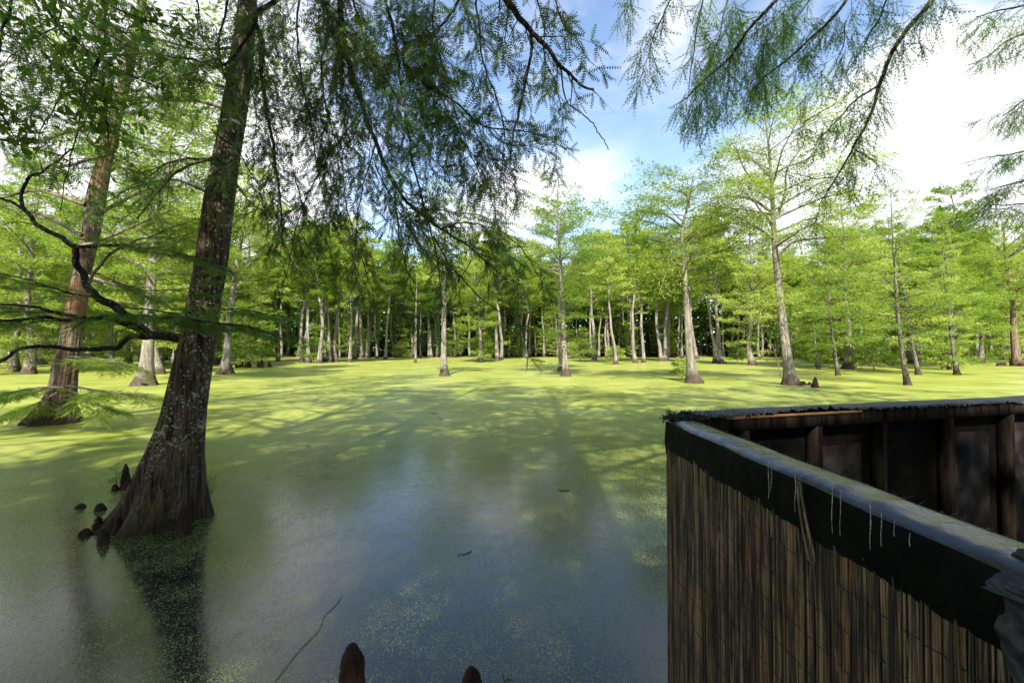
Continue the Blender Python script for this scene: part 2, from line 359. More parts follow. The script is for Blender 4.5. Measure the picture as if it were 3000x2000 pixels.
def bough(wood, fr, rng, pts, r0, r1, lvl=2, sp=.13, L2=.6, sag=.3, fl=.12, fsp=.028, flatn=.8, start=.05, sides=7, side_bias=None, taper=.5):
    """a branch with side shoots (lvl 2), twigs (lvl 1) and needle fronds (lvl 0)"""
    pts = np.asarray(pts, float); n = len(pts)
    d = np.r_[0, np.cumsum(np.linalg.norm(np.diff(pts, axis=0), axis=1))]; L = d[-1]
    if wood is not None and r0 > 0: tube(wood, pts, np.linspace(r0, r1, n), sides, cap=(sides > 4))
    if lvl == 0:
        k = max(2, int(L / fsp))
        for i in range(k):
            a = (i + .5) / k * L
            c = [np.interp(a, d, pts[:, q]) for q in range(3)]; j = min(int(np.searchsorted(d, a)), n - 1)
            T = unit(pts[j] - pts[j - 1]) if j else unit(pts[1] - pts[0])
            nn = unit(np.array([0, 0, flatn]) + rng.normal(0, .5, 3)); sv = unit(np.cross(T, nn)) * (1 if i % 2 else -1)
            fr.p.append(c); fr.d.append(T * .8 + sv * rng.uniform(.5, 1.) + rng.normal(0, .15, 3) + np.array([0, 0, -sag * .5])); fr.n.append(nn + rng.normal(0, .3, 3)); fr.l.append(fl * rng.uniform(.65, 1.15))
        fr.p.append(pts[-1]); fr.d.append(T); fr.n.append(nn); fr.l.append(fl)
        return
    k = max(1, int(L * (1 - start) / sp))
    for i in range(k):
        a = L * start + (i + rng.uniform(.1, .9)) / k * L * (1 - start)
        c = np.array([np.interp(a, d, pts[:, q]) for q in range(3)]); j = max(1, min(int(np.searchsorted(d, a)), n - 1)); T = unit(pts[j] - pts[j - 1])
        rv = rng.normal(0, 1, 3) * (1 - flatn * .75); nn = unit(np.array([0, 0, 1.]) + rv)
        sv = unit(np.cross(T, nn)) * (1 if i % 2 else -1)
        D = unit(T * rng.uniform(.5, 1.1) + sv * rng.uniform(.5, 1.1) + np.array([0, 0, -sag * rng.uniform(.5, 1.5)]) + (np.asarray(side_bias) if side_bias is not None else 0))
        l = L2 * rng.uniform(.5, 1.2) * (1 - taper * a / L); m = 5; s = np.linspace(0, 1, m)
        q = c + D * (s * l)[:, None] + np.array([0, 0, -1.]) * (sag * .35 * l * s ** 2)[:, None] + wobble(rng, m, l * .05) * s[:, None]
        rr = max(r1 * .6, .0022) if lvl > 1 else .0016
        bough(wood, fr, rng, q, min(rr * 1.3, r0 * .6 + .001), rr * .4, lvl - 1, sp * .62, l * .42 if lvl > 1 else l, sag, fl, fsp, flatn, .12, 4 if lvl > 1 else 3, side_bias, taper)

def copy_thing(o, loc, rot=(0, 0, 0), scale=(1, 1, 1), label=None, group=None, cat=None):
    c = o.copy(); COL.objects.link(c); c.location = tuple(loc); c.rotation_euler = rot; c.scale = scale
    tag(c, label, cat, group)
    for ch in list(o.children):
        k = ch.copy(); COL.objects.link(k); k.parent = c
    return c

# ------------------------------------------------------------------ water and far ground
def make_water():
    # one sheet, finer near the camera, far enough to reach the horizon
    ys = np.r_[-30, -10, 0, np.linspace(2, 40, 20), 60, 90, 130, 200, 600]; xs = np.r_[-600, -200, -90, np.linspace(-40, 40, 21), 90, 200, 600]
    g = Geo(); X, Y = np.meshgrid(xs, ys); V = np.stack([X, Y, 0 * X], -1).reshape(-1, 3); nx = len(xs)
    Q = [[j * nx + i, j * nx + i + 1, (j + 1) * nx + i + 1, (j + 1) * nx + i] for j in range(len(ys) - 1) for i in range(nx - 1)]
    g.add(V, Q); tag(g.obj('water', M['water']), 'still swamp water under a skin of yellow green duckweed', kind='structure')
make_water()
def make_ground():
    rng = np.random.default_rng(5); g = Geo(); nx = 160; xs = np.linspace(-420, 420, nx)
    edge = 116 + 5 * np.sin(xs * .035 + 1) + 3 * np.sin(xs * .11) + rng.normal(0, .7, nx)
    rows = [(0, -.3), (1.2, .12), (4, .3), (20, .5), (60, .8), (400, 1.)]
    V = np.array([[xs[i], edge[i] + a, z + (.08 * rng.normal() if 0 < a < 30 else 0)] for a, z in rows for i in range(nx)])
    Q = [[j * nx + i, j * nx + i + 1, (j + 1) * nx + i + 1, (j + 1) * nx + i] for j in range(len(rows) - 1) for i in range(nx - 1)]
    g.add(V, Q); tag(g.obj('forest_floor', M['soil']), 'dark bare soil of the shaded far bank', kind='structure')
    # bank behind the camera where the shade trees stand
    g = Geo(); V = []; Q = []
    xs = np.linspace(-60, 60, 40)
    for a, z in [(0, -.3), (1.0, .15), (5, .4), (60, .8)]:
        for x in xs: V.append([x, -3.2 - a + .5 * math.sin(x * .4), z])
    for j in range(3):
        for i in range(39): Q.append([j * 40 + i, (j + 1) * 40 + i, (j + 1) * 40 + i + 1, j * 40 + i + 1])
    g.add(V, Q); tag(g.obj('near_bank_ground', M['soil']), 'dark soil of the near bank', kind='structure')
make_ground()

# ------------------------------------------------------------------ far woods (a mass nobody could count)
def woods():
    rng = np.random.default_rng(11); g = Geo(); N = 150000
    x = rng.uniform(-200, 200, N); y = rng.uniform(122, 156, N)
    top = 25 + 3.5 * np.sin(x * .09 + 2) + 2.5 * np.sin(x * .23) + 1.5 * np.sin(x * .61 + y) + 2.5 * (np.abs(x) / 130)
    z = top * rng.uniform(0, 1, N) ** .8 + rng.normal(0, .8, N); z = np.maximum(z, .3)
    # gather into clumps
    c = rng.uniform(size=(3400, 3)) * [400, 34, 28] + [-200, 121, .5]
    j = rng.integers(0, 3400, N); k = rng.uniform(size=N) < .75
    p = np.stack([x, y, z], 1); cp = c[j] + rng.normal(0, 1, (N, 3)) * [2.2, 1.6, .8]
    p[k] = cp[k]; lim = 26 + 3.5 * np.sin(p[:, 0] * .09 + 2) + 2.5 * np.sin(p[:, 0] * .23) + 3.5 * np.abs(p[:, 0]) / 130
    q_ = np.stack([rng.uniform(-210, 210, 46000), rng.uniform(124, 140, 46000), rng.uniform(0, 1, 46000) ** 1.0 * 15 + .2], 1); p = np.vstack([p, q_]); lim = np.r_[lim, np.full(46000, 99.)]
    p = p[(p[:, 2] < lim) & (p[:, 2] > 0)]; n = len(p)
    L = rng.uniform(.6, 1.4, n); L[p[:, 2] < 15] *= 1.35
    rhombs(g, p, rng.normal(0, 1, (n, 3)) * [1, 1, .45], rng.normal(0, .6, (n, 3)) + [0, -.3, 1], L, L * .3)
    tag(g.obj('distant_woods', M['leaf_dark']), 'dark dense woods closing the view behind the far cypress rows', kind='stuff')
woods()

# ------------------------------------------------------------------ cypress prototypes
def gen_path(rng, H, sway=.25):
    z = np.linspace(0, H, 9); w = np.cumsum(rng.normal(0, sway, (9, 2)), 0); w -= w[0]
    return np.c_[w[:, 0], w[:, 1], z]
PROTO = {}
def proto(key, seed, H, r, R0, z0, nl, leaf, bark, lf, name='cypress_tree', **kw):
    rng = np.random.default_rng(seed)
    w, f = cypress(seed, gen_path(rng, H, kw.pop('sway', .2)), r, R0, z0, nl, leaf, **kw)
    PROTO[key] = (H, r, w.mesh('trunk', bark), f.mesh('crown', lf, smooth=False), name)
for i in range(5):
    proto('far%d' % i, 100 + i, 24, .25 + .025 * i, 5.2, 13. - i * .6, 40, .46, M['bark_far'], M['leaf_far'], dens=2.1, sides=9, flare=.9, rise=.9, lowsprays=1, gap=.1, sway=.22, rings=22, thick=2.1)
for i in range(4):
    proto('mid%d' % i, 200 + i, 20, .3, 5.2, 4.6, 46, .3, M['bark_mid'], M['leaf_mid'], dens=2.6, sides=12, flare=1.1, rise=.9, lowsprays=5, gap=.1, sway=.2, rings=26, thick=1.3)
for i in range(2):
    proto('shade%d' % i, 260 + i, 27, .36, 7., 9, 44, .34, M['bark_mid'], M['leaf_mid'], dens=2.0, sides=12, gap=.84, sway=.2, rings=22, thick=1.4, elev=.3)
proto('dshade0', 290, 20, .3, 5.5, 6.5, 50, .4, M['bark_mid'], M['leaf_mid'], dens=2.4, sides=10, gap=.36, sway=.2, rings=18, thick=1.4, elev=.3)
for i in range(3):
    proto('young%d' % i, 300 + i, 9, .09, 2.6, .9, 32, .3, M['bark_far'], M['leaf_mid'], dens=2.8, sides=7, flare=.9, rise=.4, gap=.05, sway=.1, name='young_cypress', rings=16, elev=.15)
for i in range(2):
    proto('slim%d' % i, 330 + i, 17, .17, 3.3, 2.0, 46, .26, M['bark_dark'], M['leaf_mid'], dens=2.2, sides=9, flare=.9, rise=.7, lowsprays=4, sway=.12, gap=.15, elev=.12, rings=20, thick=1.2)
for i in range(2):
    proto('bush%d' % i, 350 + i, 2.4, .04, 1.6, .15, 20, .22, M['twig_mid'], M['leaf_mid'], dens=2.8, sides=5, flare=.3, rise=.2, sway=.08, name='cypress_shrub', rings=8, elev=.3)
for i in range(2):
    proto('broad%d' % i, 370 + i, 9, .1, 3., .6, 30, .34, M['twig_mid'], M['leaf_dark'], dens=2.6, sides=6, flare=.3, rise=.3, sway=.1, name='broadleaf_tree', rings=10, elev=.5)
rot_rng = random.Random(7)
def plant(key, loc, H, label, group=None, cat='tree', lean=0., wscale=None, lean_y=0., rz=None):
    h0, r0, wm, fm, name = PROTO[key]
    e = empty(name, loc, label, cat, group)
    s = H / h0; ws = wscale / r0 if wscale else s
    e.rotation_euler = (lean_y, lean, 0); e.scale = (1, 1, 1)
    rz = rot_rng.uniform(0, 6.28) if rz is None else rz
    for nm, me in (('trunk', wm), ('crown', fm)):
        o = bpy.data.objects.new(nm, me); COL.objects.link(o); o.parent = e; o.rotation_euler = (0, 0, rz)
        o.scale = (s, s, s) if nm == 'crown' else (s, s, s)
    return e

# ------------------------------------------------------------------ the trees one can point at
G_ROW = 'pale cypress trunks standing at the far edge of the duckweed'
def span(bx, by, w, tx, ty, H, key, label, group=None, gz=0):
    """a tree whose foot is seen at (bx, by) and whose stem passes (tx, ty)"""
    b = W(bx, by); q = P(tx, ty, b[1]); lean = math.atan2(q[0] - b[0], q[2] - b[2])
    return plant(key, b, H, label, group, lean=lean)
ROW = [  # base x, base y, width, point on stem, height, kind, label
 (1025, 1061, 10, 1047, 802, 21, 'far0', 'tall pale cypress leaning slightly right, leftmost of the bare trunks near the dead snag'),
 (1129, 1054, 10, 1141, 855, 20, 'far1', 'lone clean cypress trunk with flared foot, midway between leaning pale cypress and dead snag'),
 (1407, 1061, 9, 1404, 895, 19, 'mid0', 'cypress with a skirt of bright low branches above its flared brown foot'),
 (1468, 1054, 12, 1460, 870, 22, 'far2', 'thickest cypress of the tight clump of three behind the hanging branches'),
 (1536, 1047, 11, 1533, 865, 22, 'far3', 'pale cypress with many bare side limbs, right of the clump of three'),
 (1741, 1054, 12, 1735, 880, 21, 'far4', 'cypress with flared foot, first trunk right of the bushy double trunk'),
 (1804, 1067, 12, 1783, 837, 20, 'far0', 'cypress leaning left with small shrubs around its foot'),
 (1862, 1063, 10, 1848, 828, 21, 'far2', 'slim cypress leaning left, just left of one with wide buttress foot'),
 (1886, 1062, 13, 1872, 828, 21, 'far1', 'cypress with wide fluted buttress foot beside a slimmer leaning one'),
 (1938, 1058, 11, 1920, 850, 20, 'far3', 'cypress leaning left, left one of a close pair behind the tall lichened cypress'),
 (1951, 1058, 8, 1950, 850, 20, 'far4', 'upright slim cypress, right one of a close pair behind the tall lichened cypress'),
 (2096, 1063, 10, 2074, 760, 22, 'far0', 'bare cypress leaning left, left one of two side by side'),
 (2114, 1065, 13, 2089, 784, 23, 'far2', 'bare cypress with thicker fluted stem, right one of two side by side'),
 (2205, 1070, 15, 2196, 695, 22, 'mid1', 'clean grey cypress with strongly fluted pale buttress, between two bare ones and the tallest cypress'),
 (2344, 1047, 9, 2335, 784, 20, 'far1', 'thin pinkish cypress just behind the tallest cypress'),
 (2533, 1072, 15, 2491, 695, 20, 'mid2', 'cypress with white fluted foot and long leftward lean over the right hand duckweed'),
 (2567, 1047, 9, 2566, 880, 19, 'far3', 'straight grey trunk just behind the cypress with white fluted foot'),
 (2670, 1063, 14, 2655, 880, 19, 'far4', 'grey cypress partly hidden behind the dark slender leaning trunk'),
 (2777, 1072, 18, 2759, 760, 20, 'mid3', 'broad dark footed cypress behind the short dark leaning trunk'),
 (2866, 1058, 12, 2857, 784, 19, 'far1', 'pale spotted cypress with fluted white foot, left of the mossy orange trunk'),
 (2900, 1047, 9, 2893, 850, 19, 'far2', 'plain pale cypress between the spotted one and the mossy orange trunk'),
 (815, 1058, 10, 812, 800, 20, 'far1', 'lone grey cypress between the shrub of knees and the twin pale trunks'),
 (886, 1062, 12, 880, 800, 20, 'far2', 'pale cypress standing left in a trio right of the dark hanging foliage'),
 (904, 1063, 10, 897, 800, 20, 'far4', 'darker cypress standing right in a trio beside the hanging foliage'),
 (935, 1064, 13, 930, 790, 21, 'far3', 'brown footed cypress, thickest trunk of the clump left of the leaning pale cypress'),
 (950, 1060, 9, 952, 790, 20, 'far0', 'smooth cypress rising from behind the brown footed thick trunk'),
 (966, 1061, 8, 970, 790, 20, 'far1', 'slim cypress left of a pair with mossy feet'),
 (982, 1060, 10, 990, 790, 21, 'far2', 'right cypress of a pair with mossy feet'),
 (263, 1058, 12, 262, 900, 19, 'mid0', 'reddish cypress seen between the two leaning foreground trunks at the left'),
 (134, 1058, 13, 140, 760, 18, 'mid1', 'twin grey stem cypress left of the thick leaning reddish trunk'),
 (96, 1060, 18, 120, 720, 20, 'mid2', 'thick reddish brown cypress behind the low dark limb at the left edge'),
 (45, 1056, 10, 60, 760, 18, 'mid3', 'pale narrow cypress close to the left edge of the photo'),
 (378, 1050, 12, 380, 860, 19, 'mid1', 'reddish brown narrow cypress just left of the flared grey cypress'),
 (533, 1058, 18, 536, 700, 20, 'mid3', 'tall forked cypress right behind the big lichened foreground trunk'),
 (732, 1060, 20, 728, 760, 22, 'mid0', 'pinkish many limbed cypress standing behind the shrub of knees'),
 (634, 1056, 9, 640, 900, 18, 'far0', 'slim cypress peeking just right of the big lichened foreground trunk'),
]
for (bx, by, w, tx, ty, H, key, lab) in ROW:
    b = W(bx, by); q = P(tx, ty, b[1])
    plant(key, b, H * min(max(b[1] / 68, .8), 1.12), lab, lean=math.atan2(q[0] - b[0], q[2] - b[2]))
# slimmer ones that nothing tells apart
for (bx, by, tx, ty) in [(1039, 1052, 1050, 850), (1060, 1049, 1056, 900), (1074, 1049, 1078, 900), (1080, 1048, 1086, 880), (1154, 1047, 1155, 900), (1205, 1046, 1203, 880),
   (1257, 1047, 1256, 940), (1264, 1047, 1263, 940), (1286, 1046, 1285, 930), (1333, 1046, 1333, 900), (1346, 1045, 1347, 900), (1376, 1046, 1376, 900), (1437, 1046, 1436, 900),
   (1457, 1052, 1452, 880), (1478, 1047, 1476, 880), (1551, 1046, 1553, 900), (1594, 1046, 1594, 900), (1732, 1047, 1730, 880), (1754, 1047, 1752, 900), (1777, 1047, 1775, 890),
   (1960, 1047, 1958, 850), (1984, 1046, 1982, 860), (2040, 1052, 2028, 780), (2141, 1046, 2135, 880), (2160, 1047, 2160, 880), (2176, 1046, 2175, 880), (2191, 1047, 2191, 900),
   (2255, 1046, 2252, 900), (2279, 1046, 2276, 900), (2330, 1047, 2328, 900), (2708, 1047, 2716, 900), (2930, 1047, 2929, 900), (2600, 1046, 2598, 900), (2400, 1046, 2396, 900), (1690, 1045, 1688, 900), (1625, 1045, 1622, 900)]:
    b = W(bx, by); q = P(tx, ty, b[1])
    plant('far%d' % rot_rng.randrange(5), b, rot_rng.uniform(20, 25), 'slim pale cypress trunk in the row where duckweed meets dark woods', G_ROW, lean=math.atan2(q[0] - b[0], q[2] - b[2]))
rq = random.Random(8)
for k in range(30):
    b = W(rq.uniform(700, 2480), rq.uniform(1044.5, 1050)); plant('far%d' % rq.randrange(3), b, rq.uniform(19, 23), 'slim pale cypress trunk in the row where duckweed meets dark woods', G_ROW, lean=rq.uniform(-.05, .05))
# trees deeper in the wood
rg = random.Random(21); placed = []
def free(x, y, dmin): return all((x - a) ** 2 + (y - b) ** 2 > dmin * dmin for a, b in placed)
cnt = 0
for k in range(4000):
    if cnt >= 62: break
    y = rg.uniform(106, 138); x = rg.uniform(-1.2, 1.2) * y
    if not free(x, y, 6.5): continue
    placed.append((x, y)); cnt += 1
    plant('far%d' % rg.randrange(5), (x, y, .1), rg.uniform(23, 31), 'cypress standing deep in the far wood behind the shoreline row', 'cypress trees deep in the far wood', lean=rg.uniform(-.05, .05))
def far_stems():                    # the stems beyond counting, standing in the far woods
    rng = np.random.default_rng(17); g = Geo()
    for k in range(150):
        y = rng.uniform(112, 140); x = rng.uniform(-1.2, 1.2) * y; h = rng.uniform(17, 25); r_ = rng.uniform(.16, .36); lx = rng.normal(0, .5)
        z = np.linspace(0, 1, 9); tube(g, np.c_[x + lx * z + rng.normal(0, .08, 9), y + 0 * z, .1 + h * z], r_ * (1 - .75 * z) * (1 + .8 * np.exp(-z * 22)), 7)
        for q in range(7):
            a = rng.uniform(.35, .95); l = rng.uniform(1.5, 3.5); an = rng.uniform(0, 6.28); c = np.array([x + lx * a, y, .1 + h * a]); t_ = np.linspace(0, 1, 4)[:, None]
            tube(g, c + np.array([math.cos(an), math.sin(an), .45]) * l * t_, .05 * (1 - .7 * t_[:, 0]), 3, cap=False)
    tag(g.obj('distant_trunks', M['bark_far']), 'mass of pale stems in the far woods behind the shoreline', kind='stuff')
far_stems()
# the left and right flanks come nearer
for side, n_, x0, x1, y0, y1 in ((-1, 34, -.62, -1.3, 38, 104), (1, 30, .72, 1.3, 46, 104)):
    c_ = 0
    for k in range(2000):
        if c_ >= n_: break
        y = rg.uniform(y0, y1); x = rg.uniform(min(x0, x1), max(x0, x1)) * y
        if side > 0 and x / y > .97 and y < 62: continue
        if not free(x, y, 5.5): continue
        placed.append((x, y)); c_ += 1
        key = 'mid%d' % rg.randrange(4) if y < 70 else 'far%d' % rg.randrange(5)
        plant(key, (x, y, 0), rg.uniform(16, 21), 'cypress in the loose stand at the %s side, behind the single front trunks' % ('left' if side < 0 else 'right'), 'loose cypress stand at the %s side' % ('left' if side < 0 else 'right'), lean=rg.uniform(-.05, .08) if side < 0 else rg.uniform(-.08, .04))
for k in range(46):
    y = rg.uniform(34, 85); sd2 = -1 if k < 16 else 1; x = sd2 * rg.uniform(.66 if sd2 > 0 else .72, 1.28) * y
    if sd2 > 0 and (y < 46 or (x / y > .97 and y < 62)): continue
    if not free(x, y, 2.5): continue
    placed.append((x, y))
    plant('slim%d' % rg.randrange(2), (x, y, 0), rg.uniform(10, 17), 'slender dark stemmed cypress with level sprays down to the duckweed, in a side stand', 'slender cypresses in the side stands', lean=-sd2 * rg.uniform(0, .1))
# understorey
for k in range(58):
    y = rg.uniform(102, 122); x = rg.uniform(-1.2, 1.2) * y
    plant('young%d' % rg.randrange(3), (x, y, 0), rg.uniform(6, 12), 'young feathery cypress filling the gaps of the shoreline row', 'young cypresses under the far trees')
for k in range(45):
    y = rg.uniform(120, 132); x = rg.uniform(-1.2, 1.2) * y
    plant('broad%d' % rg.randrange(2), (x, y, .2), rg.uniform(8, 13), 'dark broadleaf tree in the shade behind the shoreline cypresses', 'dark broadleaf understorey trees')
for k in range(26):
    y = rg.uniform(50, 100); x = rg.choice([-1, 1]) * rg.uniform(.55, 1.25) * y
    plant('young%d' % rg.randrange(3), (x, y, 0), rg.uniform(5, 10), 'young cypress with level sprays low over the side duckweed', 'young cypresses in the side stands')

# ------------------------------------------------------------------ hero mid trees, each with its own shape
def hero(label, seed, base, way, H, r, R0, z0, nl, leaf, bark='bark_mid', lf='leaf_mid', limbs=(), name='cypress_tree', **kw):
    """way: points seen in the photograph up the stem; the tree stands at base"""
    b = W(*base); rng = np.random.default_rng(seed)
    path = [b] + [P(x, y, b[1]) for x, y in way]
    d = unit(path[-1] - path[-2] + np.array([0, 0, .6])); 
    while path[-1][2] < H: path.append(path[-1] + d * 2.2 + np.r_[rng.normal(0, .12, 2), 0])
    path = np.array(path) - b
    w, f = cypress(seed, path, r, R0, z0, nl, leaf, **kw)
    e = empty(name, b, label, 'tree')
    w.obj('trunk', M[bark], e); f.obj('crown', M[lf], e, smooth=False)
    for pts, r0 in limbs:                      # large crooked limbs of their own
        g = Geo(); pw = resample([P(x, y, b[1] + dy) - b for x, y, dy in pts], 18)
        tube(g, pw, np.linspace(r0, r0 * .35, 18), 7); lo = g.obj('limb', M['twig_mid' if bark != 'bark_dark' else 'twig'], e)
        fg = Geo(); n = int(1100 * len(pts) / 3 * kw.get('dens', 1)); a = rng.uniform(.3, 1.05, n)
        c = np.stack([np.interp(a, np.linspace(0, 1, 18), pw[:, k]) for k in range(3)], 1)
        cl = rng.integers(0, 26, n); oc = rng.normal(0, 1, (26, 3)) * [.8, .8, .3]; c = c + oc[cl] * (.4 + a[:, None]) + rng.normal(0, .22, (n, 3)) * [1, 1, .5]
        L = leaf * rng.uniform(.6, 1.2, n); rhombs(fg, c, oc[cl] + rng.normal(0, .5, (n, 3)) * [1, 1, .4], rng.normal(0, .4, (n, 3)) + [0, 0, 1], L, L * .13)
        fg.obj('foliage', M[lf], lo, smooth=False)
    return e
hero('tallest open grown cypress with a broad airy crown above a clean leaning trunk', 401, (2318, 1128), [(2312, 1090), (2288, 900), (2268, 695), (2262, 560), (2252, 430)], 15.6, .27, 5.4, 8.2, 30, .17,
     dens=1.55, broad=True, flare=1.1, rise=.55, sides=22, elev=.45, wind=.6, gap=.12, secd=1.1, thick=1.7,
     limbs=[([(2280, 750, 0), (2320, 712, -.4), (2400, 698, -.8), (2500, 690, -1.2)], .085), ([(2258, 620, 0), (2205, 585, .3), (2140, 575, .6), (2080, 582, .8)], .09), ([(2275, 640, 0), (2300, 560, -.3), (2305, 500, -.6), (2350, 430, -1.)], .08),
            ([(2262, 695, 0), (2215, 665, -.4), (2165, 650, -.9)], .06), ([(2255, 560, 0), (2190, 510, -.3), (2155, 430, -.7)], .08), ([(2285, 905, 0), (2250, 880, -.5), (2215, 868, -1.)], .035), ([(2275, 725, 0), (2330, 690, .5), (2350, 740, .7)], .05)])
hero('lichened cypress with a small green shrub at its foot and arching dark limb', 402, (2033, 1122), [(2026, 1080), (2012, 900), (2003, 762), (1998, 680), (2015, 600)], 12.6, .25, 5.2, 6.8, 28, .18,
     dens=1.7, broad=True, flare=1.3, rise=.55, sides=22, elev=.3, wind=-.4, gap=.12, secd=1.1, thick=1.6,
     limbs=[([(2003, 720, 0), (2030, 690, -.5), (2085, 665, -.9), (2140, 655, -1.2)], .08), ([(1996, 730, 0), (1960, 750, -.7), (1950, 800, -1.2), (1935, 850, -1.5)], .045), ([(2000, 665, 0), (1940, 625, -.6), (1880, 620, -1.2)], .08), ([(2020, 610, 0), (2010, 570, -.2), (1965, 555, -.5)], .09)])
hero('dark slender cypress leaning left, nearest trunk on the right with level side branches', 403, (2660, 1128), [(2650, 1080), (2634, 960), (2622, 800), (2614, 660)], 10.0, .13, 3.4, 2.3, 34, .16, bark='bark_dark', dens=1.84, flare=.75, rise=.5, sides=16, elev=.12, gap=.15, thick=1.1, lowsprays=2)
hero('thin dark stemmed cypress with bright flat sprays, right of the tallest cypress', 404, (2455, 1100), [(2450, 1060), (2435, 962), (2424, 806)], 9.8, .12, 3.6, 2.0, 26, .2, bark='bark_dark', dens=2.30, flare=.9, rise=.5, sides=14, elev=.12, thick=1.1)
hero('short dark curved cypress trunk just behind the dark slender one', 405, (2691, 1098), [(2680, 1040), (2665, 962), (2655, 880)], 10.5, .13, 3.3, 2.6, 24, .2, bark='bark_dark', dens=2.07, flare=1., rise=.5, sides=14, elev=.15)
hero('dark cypress leaning left in front of the broad footed one', 406, (2804, 1098), [(2790, 1010), (2776, 880), (2762, 760)], 11.5, .15, 3.8, 2.4, 28, .2, bark='bark_dark', dens=2.18, flare=.9, rise=.5, sides=14, elev=.15, lowsprays=3)
hero('mossy orange stained cypress with dark feet and a wide fork by the right edge', 407, (2980, 1072), [(2972, 1000), (2966, 880), (2950, 790), (2942, 700)], 17.5, .40, 5.6, 6.0, 30, .26, bark='bark_red', dens=2.30, flare=.9, rise=.8, sides=20, elev=.35, lowsprays=4, thick=1.5,
     limbs=[([(2945, 760, 0), (2990, 730, -1), (3060, 690, -2)], .16), ([(2960, 850, 0), (2900, 800, -1), (2870, 740, -2)], .09)])
hero('rough barked cypress half hidden by the dark hanging twigs near the middle', 408, (1302, 1101), [(1300, 1040), (1301, 900), (1303, 760), (1303, 640)], 13.6, .25, 3.6, 6.5, 26, .22, dens=2.07, flare=.8, rise=.5, sides=18, elev=.35, gap=.15, thick=1.3)
hero('cypress with feathery low branches round its broken foot, right one of a double trunk', 409, (1658, 1102), [(1654, 1040), (1648, 900), (1643, 784)], 13.6, .24, 4.6, 7.4, 24, .2, dens=1.7, broad=True, flare=.9, rise=.45, sides=18, elev=.35, lowsprays=16, gap=.1, secd=1.1, thick=1.5,
     limbs=[([(1650, 830, 0), (1690, 790, -.6), (1700, 840, -1.), (1690, 880, -1.1)], .05), ([(1643, 770, 0), (1600, 720, -.3), (1540, 715, -.6)], .06)])
hero('paler left hand trunk of the double trunk cypress with feathery low branches', 410, (1643, 1086), [(1641, 1000), (1639, 880)], 14.3, .2, 4.4, 8, 22, .26, dens=2.07, flare=.7, rise=.5, sides=14, lowsprays=8)
hero('flared grey cypress standing between the two leaning foreground trunks', 411, (423, 1128), [(430, 1060), (440, 900), (452, 740), (478, 600), (492, 500)], 15.5, .33, 6.2, 6.2, 34, .2, dens=2.30, flare=1.25, rise=.7, sides=22, elev=.35, thick=1.6, secd=1.1,
     limbs=[([(455, 740, 0), (500, 690, -.6), (560, 640, -1.4), (600, 640, -2)], .1), ([(465, 660, 0), (430, 600, .5), (400, 540, 1.)], .09)])
hero('smooth grey cypress with mossy flared foot, first trunk right of the big lichened one', 412, (660, 1095), [(664, 1050), (671, 950), (690, 800), (714, 650)], 17, .33, 5.4, 7., 32, .26, dens=2.30, flare=1.1, rise=.6, sides=18, elev=.35, thick=1.6, lowsprays=2)
# dead snag
def snag():
    b = W(1217, 1063); rng = np.random.default_rng(3); g = Geo()
    pts = resample([b - b, P(1219, 980, b[1]) - b, P(1219, 900, b[1]) - b, P(1222, 800, b[1]) - b], 20); tube(g, pts, np.linspace(.16, .04, 20) * (1 + .6 * np.exp(-np.arange(20))), 7)
    e = empty('dead_tree', b, 'thin bare dead snag with short drooping twigs, standing out in the yellow duckweed', 'tree'); g.obj('trunk', M['bark_far'], e)
    g = Geo()
    for k in range(14):
        z = rng.uniform(.6, 8); a = rng.uniform(0, 6.28); l = rng.uniform(.5, 1.4); s = np.linspace(0, 1, 6)[:, None]; c = np.array([np.interp(z, pts[:, 2], pts[:, 0]), 0, z])
        tube(g, c + np.array([math.cos(a), math.sin(a), .2]) * s * l - np.array([0, 0, .45]) * s ** 2 * l, .02 * (1 - .8 * s[:, 0]), 3)
    tag(g.obj('branches', M['bark_far'], e))
snag()
